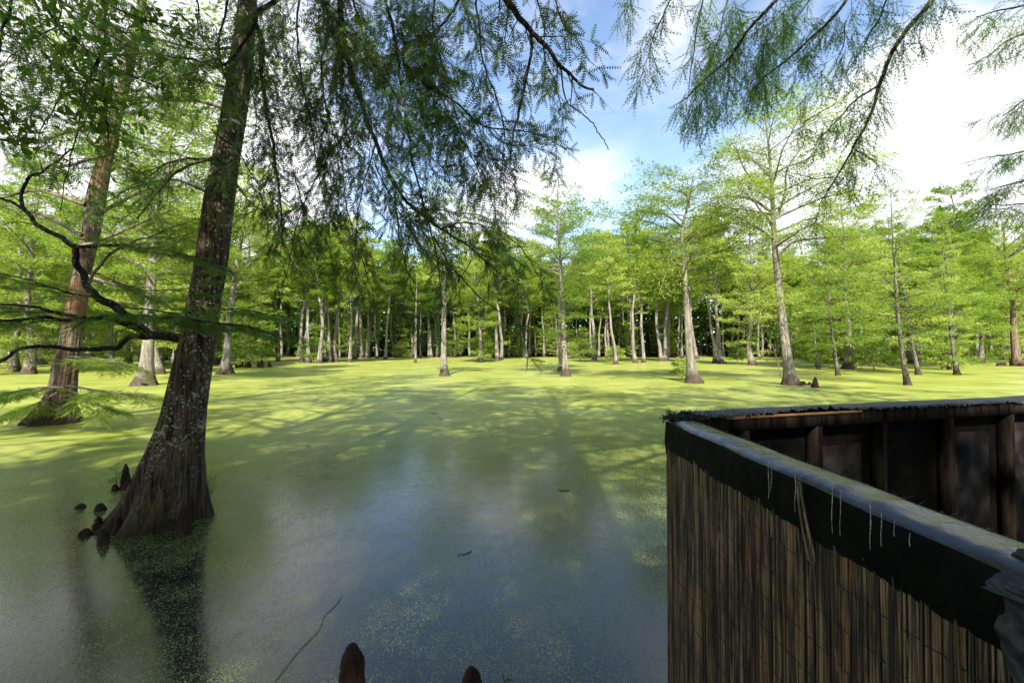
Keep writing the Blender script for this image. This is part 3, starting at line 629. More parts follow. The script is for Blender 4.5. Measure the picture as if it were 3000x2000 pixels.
# ------------------------------------------------------------------ cypress close at the left (A) and behind it (B)
def leaning_cypress(label, seed, cen, edges, d0, bark, H, R0, z0, nl, leaf, lobe=.22, sides=132, n=150, kk=7, crown='leaf_mid', roots=(), rise=.9, **kw):
    """trunk drawn from its seen left and right edges, then carried up to its full height"""
    ys = [e[0] for e in edges]; pts = []; rad = []
    for y, xl, xr in edges:
        a = P(xl, y, d0); c = P(xr, y, d0); pts.append((a + c) / 2); rad.append((c[0] - a[0]) / 2 * d0 / math.hypot(d0, (a[0] + c[0]) / 2))
    b = np.array([pts[0][0], d0, 0.]); pts = np.array(pts); rad = np.array(rad)
    rng = np.random.default_rng(seed)
    dz = unit(pts[-1] - pts[-2]); dz = unit(dz + np.array([-.02, -.03, 0])); r = rad[-1]
    while pts[-1][2] < H:
        pts = np.vstack([pts, pts[-1] + dz * 1.6 + np.r_[rng.normal(0, .06, 2), 0]]); rad = np.r_[rad, rad[-1] * .9]
    pts = pts - b; pts[0, 2] = -.15
    z = pts[:, 2]; zz = np.linspace(0, 1, n) ** 1.7 * (z[-1] - z[0]) + z[0]
    pp = np.stack([np.interp(zz, z, pts[:, k]) for k in range(3)], 1); rr = np.interp(zz, z, rad)
    for _ in range(3): pp[1:-1] = (pp[:-2] + pp[2:] + 2 * pp[1:-1]) / 4; rr[1:-1] = (rr[:-2] + rr[2:] + 2 * rr[1:-1]) / 4
    th = np.arange(sides) * 2 * math.pi / sides
    zc = np.maximum(pp[:, 2], 0)
    prof = lobes(rng, sides, n, zc, rise, lobe, kk)
    tw = rng.normal(0, 1, sides); tw = np.convolve(np.r_[tw, tw, tw], [.25, .5, .25], 'same')[sides:2 * sides]
    F_ = rng.normal(0, 1, (n + 30, sides))
    F_ = np.stack([np.convolve(F_[:, c], np.ones(17) / 17, 'same') for c in range(sides)], 1)[15:15 + n] * 4
    F_ = (np.roll(F_, 1, 1) + 2 * F_ + np.roll(F_, -1, 1)) / 4
    prof = prof + .03 * tw[None, :] + .034 * F_ + .004 * rng.normal(0, 1, (n, sides))
    # buttress roots at given angles
    for ang, amt, wd, rs in roots:
        dd = np.abs((th - R(ang) + math.pi) % (2 * math.pi) - math.pi); prof = prof + amt * np.exp(-(dd / R(wd)) ** 2)[None, :] * np.exp(-zc / rs)[:, None]
    A = np.array([1., 0, 0]); B = np.array([0, 1., 0]); g = Geo()
    V = pp[:, None, :] + (rr[:, None] * prof)[..., None] * (A * np.cos(th)[:, None] + B * np.sin(th)[:, None])[None]
    i = np.arange(n - 1)[:, None] * sides; j = np.arange(sides)[None, :]; k = (j + 1) % sides
    g.add(V.reshape(-1, 3), np.stack([i + j, i + k, i + sides + k, i + sides + j], -1).reshape(-1, 4))
    e = empty('cypress_tree', b, label, 'tree'); g.obj('trunk', M[bark], e)
    # crown from the common generator, carried on a thin inner stem hidden in the trunk
    path = np.array([pp[0]] + [p for p in pp[10::10]] + [pp[-1]]); path[0, 2] = 0
    w, f = cypress(seed, path, .03, R0, z0, nl, leaf, flare=0, rise=.5, sides=6, **kw)
    w.obj('upper_limbs', M['twig_mid'], e); f.obj('crown', M[crown], e, smooth=False)
    return e, b, pp, rr
A_EDGES = [(1535, 300, 612), (1500, 335, 606), (1448, 374, 602), (1400, 393, 599), (1350, 416, 597), (1300, 438, 599), (1200, 477, 606), (1100, 500, 618), (1000, 527, 634), (880, 552, 648), (784, 572, 666),
           (650, 589, 680), (560, 602, 690), (446, 628, 706), (268, 660, 734), (120, 684, 746), (0, 700, 754)]
A_D = W(450, 1520)[1]
eA, bA, ppA, rrA = leaning_cypress('huge dark lichen spotted cypress with spreading root foot in the near left water', 501, None, A_EDGES, A_D, 'bark_near', 23, 5.0, 9.5, 30, .2,
    roots=[(190, .28, 22, .35), (235, .14, 14, .5), (285, .12, 12, .5), (330, .16, 14, .4), (20, .1, 14, .4)], dens=1.7, elev=.3, gap=.4, thick=1.6)
B_EDGES = [(1242, 66, 250), (1215, 95, 238), (1180, 122, 226), (1140, 140, 228), (1100, 149, 229), (1060, 158, 234), (1007, 171, 240), (900, 190, 256), (800, 212, 268), (700, 237, 292), (580, 252, 312), (446, 290, 335), (215, 352, 390), (45, 396, 424)]
B_D = W(158, 1238)[1]
eB, bB, ppB, rrB = leaning_cypress('thick reddish cypress with wide fluted foot, left of and behind the huge lichened one', 502, None, B_EDGES, B_D, 'bark_red', 22, 6.5, 6.5, 34, .2,
    roots=[(200, .3, 20, .5), (250, .14, 13, .6), (300, .14, 12, .6), (345, .25, 16, .4)], dens=1.1, elev=.3, gap=.3, thick=1.7, lobe=.16)
M_T = M['twig']
def limb_obj(parent, off, pts, d, r0, r1, rng, name='limb', mat='twig', lf='leaf_side', leafn=6, fol=True, **kw):
    """a bough under its tree: limb mesh with a foliage mesh as its child"""
    dd = d if hasattr(d, '__len__') else [d] * len(pts)
    w = resample([P(x, y, q) for (x, y), q in zip(pts, dd)], max(12, 5 * len(pts)))
    w[1:-1] += wobble(rng, len(w), .012)[1:-1]
    g = Geo(); fr = Fronds()
    if fol: bough(g, fr, rng, w, r0, r1, **kw)
    else: tube(g, w, np.linspace(r0, r1, len(w)), 8)
    o = g.obj(name, M[mat], parent, off=off)
    if fr.p:
        fg = Geo(); fr.build(fg, leafn); fg.obj('foliage', M[lf], o, off=off, smooth=False)
    return o
rA = np.random.default_rng(77)
dA = A_D
K = dict(lvl=2, sp=.105, L2=.62, sag=.1, fl=.155, fsp=.036, flatn=1.2, start=.25)
# the crooked limb reaching left, its forks and level sprays
limb_obj(eA, bA, [(560, 985), (500, 985), (440, 978), (400, 952), (330, 895), (275, 862), (250, 815), (225, 765), (222, 722)], [dA, dA - .1, dA - .15, dA - .25, dA - .4, dA - .5, dA - .5, dA - .55, dA - .6], .062, .032, rA, fol=False)
limb_obj(eA, bA, [(222, 722), (180, 695), (130, 672), (85, 628), (66, 600), (64, 560), (78, 530), (120, 500), (170, 470), (215, 432)], dA - .6, .030, .008, rA, **{**K, 'L2': .42, 'sp': .16})
limb_obj(eA, bA, [(75, 615), (30, 590), (-30, 575), (-120, 560)], dA - .7, .016, .008, rA, **K)
limb_obj(eA, bA, [(222, 722), (310, 717), (380, 720), (440, 724), (520, 738), (600, 765), (690, 800)], [dA - .6] * 4 + [dA - .75] * 3, .022, .006, rA, **{**K, 'start': .05})
limb_obj(eA, bA, [(440, 978), (385, 960), (320, 930), (250, 936), (160, 932), (70, 935), (-60, 938)], [dA - .15, dA - .3, dA - .5, dA - .7, dA - .8, dA - .9, dA - 1], .035, .012, rA, **K)
limb_obj(eA, bA, [(320, 930), (400, 926), (480, 932), (560, 936), (660, 950), (760, 965), (850, 985)], [dA - .5, dA - .6, dA - .8, dA - .9, dA - .9, dA - .8, dA - .7], .018, .005, rA, **{**K, 'start': .1, 'sp': .085, 'L2': .65})
limb_obj(eA, bA, [(250, 930), (150, 910), (90, 900), (0, 893), (-80, 890)], dA - .9, .02, .008, rA, **K)
limb_obj(eA, bA, [(270, 868), (190, 855), (100, 825), (0, 800), (-80, 790)], dA - .8, .012, .005, rA, **{**K, 'start': .0})
limb_obj(eA, bA, [(440, 985), (378, 985), (350, 1018), (290, 1022), (200, 1022), (120, 1015), (60, 1022), (20, 1045), (-30, 1085)], [dA - .15, dA - .3, dA - .5, dA - .6, dA - .7, dA - .8, dA - .9, dA - 1, dA - 1], .036, .013, rA, **{**K, 'start': .6, 'sp': .3, 'L2': .3})
limb_obj(eA, bA, [(262, 830), (300, 770), (350, 730), (420, 700), (500, 668), (560, 650)], [dA - .5] * 3 + [dA] * 3, .018, .006, rA, mat='twig_mid', **{**K, 'start': .3})
limb_obj(eA, bA, [(275, 800), (320, 815), (380, 840), (450, 852), (540, 845), (620, 820)], dA - .55, .008, .004, rA, **{**K, 'start': .0})
limb_obj(eA, bA, [(330, 900), (420, 905), (520, 915), (640, 905), (760, 915), (860, 930)], [dA - .4, dA - .8, dA - .9, dA - .9, dA - .8, dA - .7], .01, .004, rA, **{**K, 'start': .3, 'sp': .085, 'L2': .6})
# high limbs that cross the upper left
for i, (pts, dd) in enumerate([([(655, 255), (560, 232), (440, 232), (330, 215)], .5), ([(652, 318), (550, 292), (430, 300), (330, 280)], .2), ([(640, 455), (560, 480), (480, 540), (400, 640)], -.3), ([(690, 140), (560, 140), (400, 100), (250, 80)], .4),
                       ([(620, 470), (520, 465), (430, 520)], .4), ([(600, 560), (520, 530), (400, 545), (300, 600)], .9)]):
    limb_obj(eA, bA, pts, dA + dd, .022, .008, rA, mat='twig_mid', lf='leaf_side', **{**K, 'start': .2, 'sag': .2, 'L2': .6})
# B: low level sprays around its foot and limbs at mid height
rB = np.random.default_rng(78); KB = dict(lvl=2, sp=.13, L2=1.0, sag=.12, fl=.26, fsp=.045, flatn=1.4, start=.1, taper=.4)
for pts, dd in [([(190, 1130), (260, 1140), (340, 1150), (420, 1160), (470, 1168)], -1.2), ([(190, 1135), (120, 1135), (50, 1145), (-30, 1165)], -1.), ([(200, 1140), (270, 1180), (330, 1200)], -1.4), ([(170, 1150), (90, 1190), (20, 1215)], -1.3),
                ([(200, 1045), (290, 1050), (380, 1075)], -.6)]:
    limb_obj(eB, bB, pts, B_D + dd, .03, .008, rB, mat='twig_mid', lf='leaf_mid', leafn=6, **KB)
for pts, dd in [([(240, 720), (330, 690), (440, 640), (520, 610)], -1), ([(300, 620), (420, 560), (560, 540)], -.5), ([(230, 800), (320, 830), (440, 840)], -1.2), ([(240, 690), (150, 640), (30, 600)], -.8), ([(320, 450), (220, 480), (90, 500)], -1), ([(345, 330), (460, 330), (600, 400)], -.5),
                ([(340, 400), (240, 380), (110, 420)], -2), ([(370, 280), (280, 260), (150, 300)], -2.2), ([(390, 130), (270, 160), (120, 170)], -2.), ([(250, 600), (120, 560), (-40, 590)], -2.)]:
    limb_obj(eB, bB, pts, B_D + dd, .06, .015, rB, mat='twig_mid', lf='leaf_side', leafn=4, **{**KB, 'L2': 1.5, 'sp': .3})

# ------------------------------------------------------------------ shade trees on the near bank and the boughs they hang into view
def shade_tree(label, x, y, H, seed, r=.33, R0=6., z0=9, nl=40, dens=1., leaf=.32, gap=.82):
    rng = np.random.default_rng(seed); w, f = cypress(seed, gen_path(rng, H, .15), r, R0, z0, nl, leaf, dens=dens, sides=14, elev=.3, flare=1., rise=1., thick=1.4, secd=1.1, gap=gap)
    e = empty('cypress_tree', (x, y, .1), label, 'tree'); w.obj('trunk', M['bark_mid'], e); f.obj('crown', M['leaf_mid'], e, smooth=False); return e
sh1 = shade_tree('cypress on the near bank whose dark boughs hang over the middle of the view', .6, -2.6, 25, 601, R0=8, nl=48, dens=1.9)
sh2 = shade_tree('cypress on the near bank whose soft boughs hang in the upper right', 8.5, -3.0, 24, 602, R0=7.5, nl=44, dens=1.8)
sh3 = shade_tree('cypress on the near bank whose fine sprays fill the upper left corner', -6.2, -3.4, 25, 603, R0=7.5, nl=44, dens=1.8)
sh4 = shade_tree('cypress just beyond the right edge whose drooping sprays enter the view', 15.6, 7.5, 19, 604, R0=5., nl=34, dens=2.)
for i, (x, y, H) in enumerate([(-14, -5, 24), (4.6, -8, 27), (-3.2, -9.5, 28), (14.5, -8, 25), (22, -3, 22), (20, -12, 24), (-25, -3, 20), (-22, -14, 24)]):
    plant('shade%d' % (i % 2), (x, y, .2), H, 'tall cypress on the near bank behind the viewer, shading the water', 'shade trees on the near bank')
for i in range(9):  # unseen row of dense trees added to keep near water and boughs shaded
    plant('dshade0', (-26 + i * 6.2 + rg.uniform(-1, 1), (-14.0 if i > 2 else -17.) + rg.uniform(-.8, .6), .2), rg.uniform(18.5, 20.5), 'unseen dense cypress added behind the viewer to shade the near water', 'shade trees on the near bank')
rC = np.random.default_rng(90)
KC = dict(lvl=2, sp=.096, L2=.8, sag=.28, fl=.16, fsp=.046, flatn=.35, start=.0, taper=.62)
off1 = np.array([.6, -2.6, .1])
BOUGHS = [  # points, distance, start and end radius, settings
 ([(985, -160), (1000, 0), (1008, 110), (1030, 215), (1058, 305), (1090, 390), (1122, 470), (1160, 545), (1205, 605), (1290, 668), (1400, 745), (1490, 830)], 4.6, .036, .006, {}),
 ([(1120, -120), (1130, 0), (1160, 130), (1178, 290), (1200, 430), (1228, 560), (1262, 680), (1288, 800), (1298, 900)], 4.3, .018, .004, {}),
 ([(1440, -90), (1490, 10), (1550, 85), (1605, 145), (1660, 212), (1705, 250), (1740, 262)], 4.2, .036, .010, dict(sp=.13, L2=.42)),
 ([(1555, 100), (1548, 190), (1528, 290), (1508, 380), (1495, 470)], 4.3, .016, .006, dict(sp=.16, L2=.3)),
 ([(1350, -10), (1300, 65), (1240, 110), (1180, 128)], 4.5, .014, .006, {}),
 ([(1180, 180), (1255, 255), (1325, 292), (1410, 368), (1500, 380), (1590, 400), (1660, 440)], 4.4, .014, .004, dict(L2=.5)),
 ([(850, -60), (800, 10), (752, 42), (762, 110), (775, 290), (798, 420), (818, 560), (828, 720)], 4.8, .030, .005, {}),
 ([(752, 60), (700, 135), (655, 192), (560, 172), (430, 160), (290, 163)], 4.8, .016, .004, {}),
 ([(672, -60), (668, 0), (645, 120), (660, 230), (686, 312)], 4.6, .014, .004, dict(sp=.16, L2=.4)),
 ([(910, -80), (940, 0), (985, 125), (1005, 215)], 4.6, .026, .016, {}),
 ([(1160, 560), (1170, 700), (1200, 820), (1230, 920)], 4.4, .010, .003, dict(L2=.4)),
 ([(1270, 690), (1340, 800), (1420, 880), (1500, 940), (1545, 1040)], 4.4, .008, .003, dict(L2=.28, sp=.13)),
 ([(1395, -40), (1405, 90), (1418, 190), (1460, 300), (1480, 400), (1470, 520), (1490, 600)], 4.1, .010, .003, dict(L2=.42)),
 ([(1280, -60), (1270, 80), (1300, 200), (1330, 330), (1380, 450), (1430, 560), (1455, 650)], 4.5, .010, .003, {}),
 ([(1060, 330), (990, 420), (930, 520), (880, 620), (850, 740), (830, 830)], 4.6, .009, .003, dict(L2=.45)),
 ([(880, -60), (870, 80), (880, 220), (910, 360), (930, 500), (960, 640)], 4.9, .012, .003, {}),
 ([(1620, -60), (1640, 50), (1690, 120), (1740, 190)], 4.3, .010, .003, dict(L2=.42)),
 ([(1100, 420), (1060, 560), (1040, 700), (1050, 800)], 4.8, .008, .003, dict(L2=.42)),
 ([(1200, 610), (1330, 620), (1420, 640), (1480, 700)], 4.7, .008, .003, dict(L2=.4)),
 ([(1380, 760), (1330, 850), (1300, 930), (1290, 1000)], 4.5, .006, .003, dict(L2=.26, sp=.13)),
 ([(1010, -80), (1060, 80), (1110, 200), (1150, 330), (1230, 430), (1330, 520)], 4.9, .012, .003, {}),
 ([(960, 60), (940, 200), (960, 340), (1000, 480), (1020, 620), (1060, 760)], 5.0, .010, .003, {}),
 ([(1230, -80), (1210, 60), (1240, 170), (1290, 280), (1350, 420), (1370, 560)], 4.9, .010, .003, {}),
 ([(1560, -60), (1590, 60), (1600, 180), (1640, 290), (1650, 380)], 4.6, .008, .003, dict(L2=.6, fl=.15)),
 ([(1420, 360), (1470, 420), (1560, 430), (1640, 480)], 4.5, .006, .003, dict(L2=.45)),
 ([(1330, 300), (1400, 400), (1440, 500), (1520, 560)], 4.6, .007, .003, dict(L2=.55, fl=.18)),
 ([(1060, 760), (1100, 860), (1180, 930), (1240, 990)], 4.6, .006, .002, dict(L2=.32)),
 ([(1440, 700), (1500, 780), (1520, 860), (1500, 960)], 4.5, .005, .002, dict(L2=.3)),
 ([(1100, 480), (1170, 620), (1240, 730), (1330, 800)], 5.0, .008, .003, dict(L2=.5)),
 ([(860, 500), (900, 620), (960, 720), (980, 830)], 4.8, .007, .003, dict(L2=.5)),
 ([(1340, -60), (1370, 60), (1440, 150), (1520, 230), (1560, 330)], 4.7, .008, .003, dict(L2=.55)),
 ([(1290, 670), (1390, 650), (1490, 690), (1550, 760), (1590, 830)], 4.4, .007, .003, dict(L2=.34)),
]
for pts, d, r0, r1, kw in BOUGHS:
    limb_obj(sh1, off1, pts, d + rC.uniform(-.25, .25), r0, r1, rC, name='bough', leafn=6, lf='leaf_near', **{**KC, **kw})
# the bare dangling twig and small hanging leaf sprig near the middle
limb_obj(sh1, off1, [(1640, 200), (1648, 250), (1655, 292), (1712, 340), (1752, 385), (1782, 440)], 4.2, .008, .004, rC, name='bough', fol=False)
limb_obj(sh1, off1, [(1490, 880), (1530, 960), (1548, 1030), (1556, 1062)], 4.4, .005, .002, rC, name='bough', **{**KC, 'L2': .12, 'sp': .2})
# right: finer, softer boughs farther off
off2 = np.array([8.5, -3.0, .1]); KR = dict(lvl=2, sp=.14, L2=1.05, sag=.55, fl=.26, fsp=.05, flatn=.2, start=.0, taper=.35)
for pts, d, r0, r1, kw in [
 ([(2760, -60), (2720, 15), (2670, 70), (2620, 145), (2582, 235), (2555, 320), (2510, 420), (2450, 520), (2400, 600)], 7.2, .045, .006, dict(L2=.6)),
 ([(2310, -60), (2270, 5), (2190, 92), (2130, 178), (2060, 235), (2010, 290)], 7.6, .035, .008, {}),
 ([(2510, -60), (2470, 15), (2425, 68), (2380, 108), (2320, 165), (2245, 222), (2190, 280)], 7.5, .03, .006, dict(L2=.75)),
 ([(2620, -60), (2595, 10), (2560, 80), (2510, 165), (2470, 230)], 7.3, .016, .005, dict(L2=.5)),
 ([(2580, 245), (2520, 285), (2440, 365), (2390, 420)], 7.2, .018, .005, dict(L2=.45)),
 ([(2500, 430), (2560, 470), (2600, 500)], 7.2, .008, .003, dict(L2=.4)),
 ([(2450, 300), (2400, 330), (2340, 370)], 7.3, .008, .003, dict(L2=.4)),
 ([(1990, -60), (1960, 10), (1925, 85), (1900, 160), (1880, 230)], 7.8, .014, .004, dict(L2=.7)),
 ([(2075, -60), (2050, 30), (2035, 130), (2020, 240), (2010, 330)], 7.7, .016, .004, dict(L2=.6)),
 ([(2150, -60), (2120, 40), (2100, 130), (2080, 200)], 7.9, .016, .004, {}),
 ([(2400, -60), (2360, 20), (2300, 90), (2260, 130)], 7.9, .014, .004, {}),
 ([(2240, 130), (2220, 220), (2150, 280)], 7.6, .01, .004, dict(L2=.5)),
 ([(1880, -60), (1850, 0), (1830, 50)], 7.8, .012, .004, dict(L2=.5)),
 ([(2480, 60), (2470, 130), (2430, 220), (2380, 280)], 7.4, .01, .004, dict(L2=.55)),
 ([(2440, 520), (2380, 520), (2300, 500)], 7.2, .008, .003, dict(L2=.35)),
]:
    limb_obj(sh2, off2, pts, d + rC.uniform(-.3, .3), r0, r1, rC, name='bough', leafn=4, lf='leaf_side', **{**KR, **kw})
off4 = np.array([15.6, 7.5, 0.1])
for pts, d, kw in [([(3120, -30), (3010, 15), (2930, 30), (2860, 50)], 9, {}), ([(3150, 60), (3040, 90), (2950, 120), (2890, 170)], 9.4, {}), ([(3150, 230), (3050, 270), (2990, 300), (2940, 340)], 10, {}),
                   ([(3160, 380), (3060, 430), (2970, 450), (2890, 460)], 10, {}), ([(3160, 480), (3050, 520), (2960, 540), (2880, 560)], 10.2, {}), ([(3160, 560), (3060, 590), (2970, 600), (2900, 600)], 10.5, {})]:
    e4 = limb_obj(sh4, np.array([15.6, 7.5, .1]), pts, d, .03, .008, rC, name='bough', leafn=4, lf='leaf_side', **{**KR, 'L2': .85, 'sag': .3, 'flatn': .7, 'sp': .13, **kw})
# upper left: thin hanging branches with needle sprays
off3 = np.array([-6.2, -3.4, .1]); KL = dict(lvl=2, sp=.16, L2=.8, sag=.16, fl=.17, fsp=.05, flatn=.7, start=0., taper=.4)
for pts, d, r0, kw in [
 ([(330, -80), (315, 0), (305, 110), (272, 200), (246, 285), (225, 390), (190, 540), (175, 620)], 4.0, .012, dict(sp=.3, L2=.35)),
 ([(300, 160), (230, 260), (215, 262), (150, 330), (110, 420), (98, 470)], 4.2, .010, dict(sp=.25)),
 ([(50, -60), (30, 20), (8, 90), (-10, 200), (-20, 300)], 3.9, .014, {}),
 ([(170, -60), (160, 80), (110, 100), (50, 150), (0, 200)], 4.4, .010, {}),
 ([(-60, -20), (60, 60), (200, 150), (340, 250), (430, 330)], 5.5, .012, {}), ([(-60, 120), (80, 180), (220, 260), (330, 340)], 6., .012, {}), ([(-80, 250), (60, 300), (200, 360), (340, 470)], 5.6, .012, {}),
 ([(-60, -80), (120, -10), (300, 60), (480, 150), (560, 230)], 5.8, .012, {}), ([(380, -80), (440, 40), (520, 130), (600, 260)], 5.4, .012, {}), ([(560, -80), (580, 20), (600, 120), (640, 200)], 5., .012, {}),
 ([(-80, 380), (40, 420), (160, 450), (300, 540)], 6., .012, {}), ([(700, -80), (730, 60), (720, 200), (750, 330), (740, 450)], 5.3, .012, {}), ([(620, 380), (700, 450), (760, 560), (790, 680)], 5.0, .008, {}), ([(200, -80), (260, 20), (380, 110), (470, 190)], 5.0, .010, {}),
 ([(-80, 60), (20, 100), (130, 220), (180, 330)], 4.9, .010, {}),
 ([(680, 520), (740, 600), (800, 640), (870, 720)], 5.2, .007, dict(L2=.5)),
]:
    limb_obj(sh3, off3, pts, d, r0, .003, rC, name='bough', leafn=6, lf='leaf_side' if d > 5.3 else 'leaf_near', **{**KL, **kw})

# ------------------------------------------------------------------ water oak branch with spoon shaped leaves, upper left
def oak():
    rng = np.random.default_rng(33); b = np.array([-3.4, -1.6, .1]); e = empty('oak_tree', b, 'small oak whose branch of spoon shaped leaves hangs in the upper left', 'tree')
    g = Geo(); tube(g, resample([b - [0, 0, .3], b + [.1, .1, 2], b + [.0, .4, 4.2], b + [-.1, 1.4, 5.4]], 16), np.linspace(.09, .04, 16), 10); g.obj('trunk', M['bark_mid'], e, off=b)
    L = np.array([(0, -.012, 0), (0, .012, 0), (.35, .05, .015), (.7, .15, .02), (.92, .19, .0), (1.03, .08, -.02), (1.03, -.08, -.02), (.92, -.19, .0), (.7, -.15, .02), (.35, -.05, .015), (.35, 0, 0), (.7, 0, -.01), (.95, 0, -.02)])
    Tt = np.array([(0, 10, 9), (0, 1, 10), (1, 2, 10), (2, 3, 11), (2, 11, 10), (10, 11, 8), (10, 8, 9), (3, 4, 12), (3, 12, 11), (11, 12, 7), (11, 7, 8), (4, 5, 12), (5, 6, 12), (6, 7, 12)])
    for k, (pts, d) in enumerate([([(-80, -140), (100, -60), (200, 20), (300, 90), (400, 150)], 3.6), ([(100, -60), (160, 60), (260, 150), (380, 220), (500, 270)], 3.8), ([(220, -60), (330, 20), (430, 60), (560, 90)], 3.9), ([(-60, 20), (60, 60), (150, 130), (220, 220)], 3.9),
                                  ([(180, 200), (230, 270), (270, 330)], 3.7), ([(300, 230), (310, 330), (320, 430)], 3.9), ([(-40, 280), (20, 360), (40, 400)], 3.6)]):
        w = resample([P(x, y, d) for x, y in pts], 22); g = Geo(); tube(g, w, np.linspace(.014, .003, 22), 6)
        if k == 0: tube(g, resample([b + [-.1, 1.4, 5.4], (b + [-.1, 1.4, 5.4] + w[0]) / 2 + [0, 0, .3], w[0]], 10), np.linspace(.04, .014, 10), 6)
        lo = g.obj('branch', M['twig'], e, off=b); lg = Geo()
        for q in range(2, 22):
            for s in range(3):
                tip = w[q] + rng.normal(0, .10, 3); ax = unit(rng.normal(0, 1, 3) + np.array([.7, .3, -.5])); m = rng.integers(3, 7)
                for j in range(m):
                    a = unit(ax + rng.normal(0, .65, 3)); nn = unit(rng.normal(0, .7, 3) + [0, 0, 1.]); y = unit(np.cross(nn, a)); z = np.cross(a, y); l = rng.uniform(.06, .10)
                    lg.add(tip + l * (L[:, :1] * a + L[:, 1:2] * y + L[:, 2:] * z), None, Tt)
        lg.obj('foliage', M['leaf_oak'], lo, off=b, smooth=False)
oak()

# ------------------------------------------------------------------ cypress knees
def knee(base, h, r, label, seed, lean=(0, 0), tipr=.35, lump=.18, group=None, mat='knee', d=None):
    rng = np.random.default_rng(seed); b = np.asarray(base, float); g = Geo(); n = 34; sides = 26; s = 1 - np.linspace(1, 0, n) ** 1.5
    pts = b + np.c_[lean[0] * s, lean[1] * s, -.12 + (h + .12) * s]
    rad = r * ((1 - s) ** .75 * (1 - tipr) + tipr) * np.sqrt(np.clip(1 - s ** (3 + 9 * h), .0, 1)); rad[-1] = r * .05
    th = np.arange(sides) * 2 * math.pi / sides; ph = rng.uniform(0, 6, 6)
    prof = 1 + lump * (.5 * np.cos(3 * th + ph[0])[None] * np.cos(4 * s + ph[1])[:, None] + .4 * np.cos(5 * th + ph[2])[None] * np.cos(7 * s + ph[3])[:, None]) + rng.normal(0, .05, (n, sides)) + .12 * np.convolve(rng.normal(0, 1, n), [.3, .4, .3], 'same')[:, None] * np.cos(th * 2 + ph[4])[None]
    tube(g, pts, rad, sides, prof)
    return tag(g.obj('cypress_knee', M[mat], off=b), label, 'tree knee', group)
for (px, py, h, r, lab, tip) in [
  (368, 1432, .40, .085, 'tall pointed brown knee left of the huge trunk, with a leafy weed beside it', .3), (337, 1436, .10, .07, 'low dark knee stub at the left foot of the tall pointed knee', .6),
  (237, 1488, .07, .075, 'flat dome of a dark knee, farthest left in the small group', .8), (293, 1494, .10, .08, 'rounded dark knee dome right of the flattest one', .75),
  (288, 1548, .15, .07, 'dark knee half hidden behind the tip of the spreading root', .6), (250, 1566, .08, .08, 'squat dark knee dome lying left of the root tip', .8),
  (302, 1592, .17, .07, 'blunt red topped knee standing in front of the root tip', .45), (345, 1562, .19, .07, 'small red topped knee leaning on the spreading root', .45),
  (540, 1565, .34, .095, 'big knobbly reddish knee in front of the huge trunk foot', .5), (500, 1553, .14, .08, 'dark low knee tucked behind the big knobbly reddish knee', .6)]:
    knee(W(px, py), h, r, lab, px, tipr=tip)
kb = W(540, 1565)
knee((-.765, 2.2, 0), .79, .075, 'tall blunt brown knee cut by the lower edge of the photo', 71, tipr=.85, lump=.1)
knee((-.19, 2.15, 0), .715, .07, 'knobbly two lobed brown knee at the lower edge, beside a small green seedling', 72, tipr=.8, lump=.3)
knee((-.10, 2.08, 0), .66, .055, 'second lower lobe of wood joined beside the knobbly knee at the lower edge', 73, tipr=.75, lump=.3)
knee(W(2388, 1135), .62, .22, 'sharp brown knee standing alone right of the tallest cypress', 74, tipr=.15)
knee(W(2372, 1128), .2, .16, 'small rounded knee between the sharp knee and the tallest cypress', 75, tipr=.6)
knee(W(2352, 1127), .22, .22, 'low mossy knee lump touching the foot of the tallest cypress', 76, tipr=.7)
rk = random.Random(4)
for k in range(26):
    px = rk.uniform(690, 776); knee(W(px, 1076 + rk.uniform(-2, 1)), rk.uniform(.5, 1.1), rk.uniform(.1, .18), 'brown knee in the dense cluster under the bright shrub', 800 + k, tipr=.3, group='cluster of brown knees under the shrub')
for k in range(3): knee(W(787 + 3 * k, 1075), .9 - .2 * k, .14, 'brown knee in the small trio just right of the dense cluster', 840 + k, tipr=.2, group='trio of brown knees right of the shrub')
knee(W(2126, 1065), .4, .14, 'tiny pale knee beside the two bare side by side cypresses', 861, tipr=.3)
for k in range(3): knee(W(2925 + 9 * k, 1072), .45, .25, 'grey stump like knee left of the mossy orange trunk', 865 + k, tipr=.5, group='grey knees by the mossy orange trunk')

# ------------------------------------------------------------------ shrubs and weeds
def shrub(px, py, H, key, label, cat='shrub'): plant(key, W(px, py), H, label, cat=cat)
shrub(735, 1070, 5.2, 'bush0', 'bright feathery shrub growing over the dense cluster of brown knees')
shrub(1410, 1058, 3.8, 'bush1', 'pale green feathery skirt of shoots round the cypress with flared brown foot')
shrub(1998, 1112, 1.3, 'bush0', 'small bright green shrub at the left foot of the lichened cypress')
shrub(1797, 1066, 2.2, 'bush1', 'low shrub at the foot of the left leaning cypress')
shrub(2160, 1062, 2.2, 'bush0', 'low green shrub on the duckweed between bare cypresses and the fluted grey one')
shrub(1700, 1056, 3.4, 'bush1', 'spreading green shrub just right of the double trunk')
shrub(1180, 1052, 3., 'bush0', 'low tangled shrub by the dead snag')
shrub(920, 1062, 3.4, 'bush1', 'feathery shrub at the foot of the thick brown footed clump')
shrub(2560, 1085, 3.2, 'bush0', 'spreading low spray shrub in the right water beside the dark slender trunk')
shrub(2760, 1082, 2.6, 'bush1', 'low spray shrub between the short dark and left leaning dark trunks')
shrub(2390, 1075, 3.4, 'bush0', 'bright low spray shrub just right of the tallest cypress')
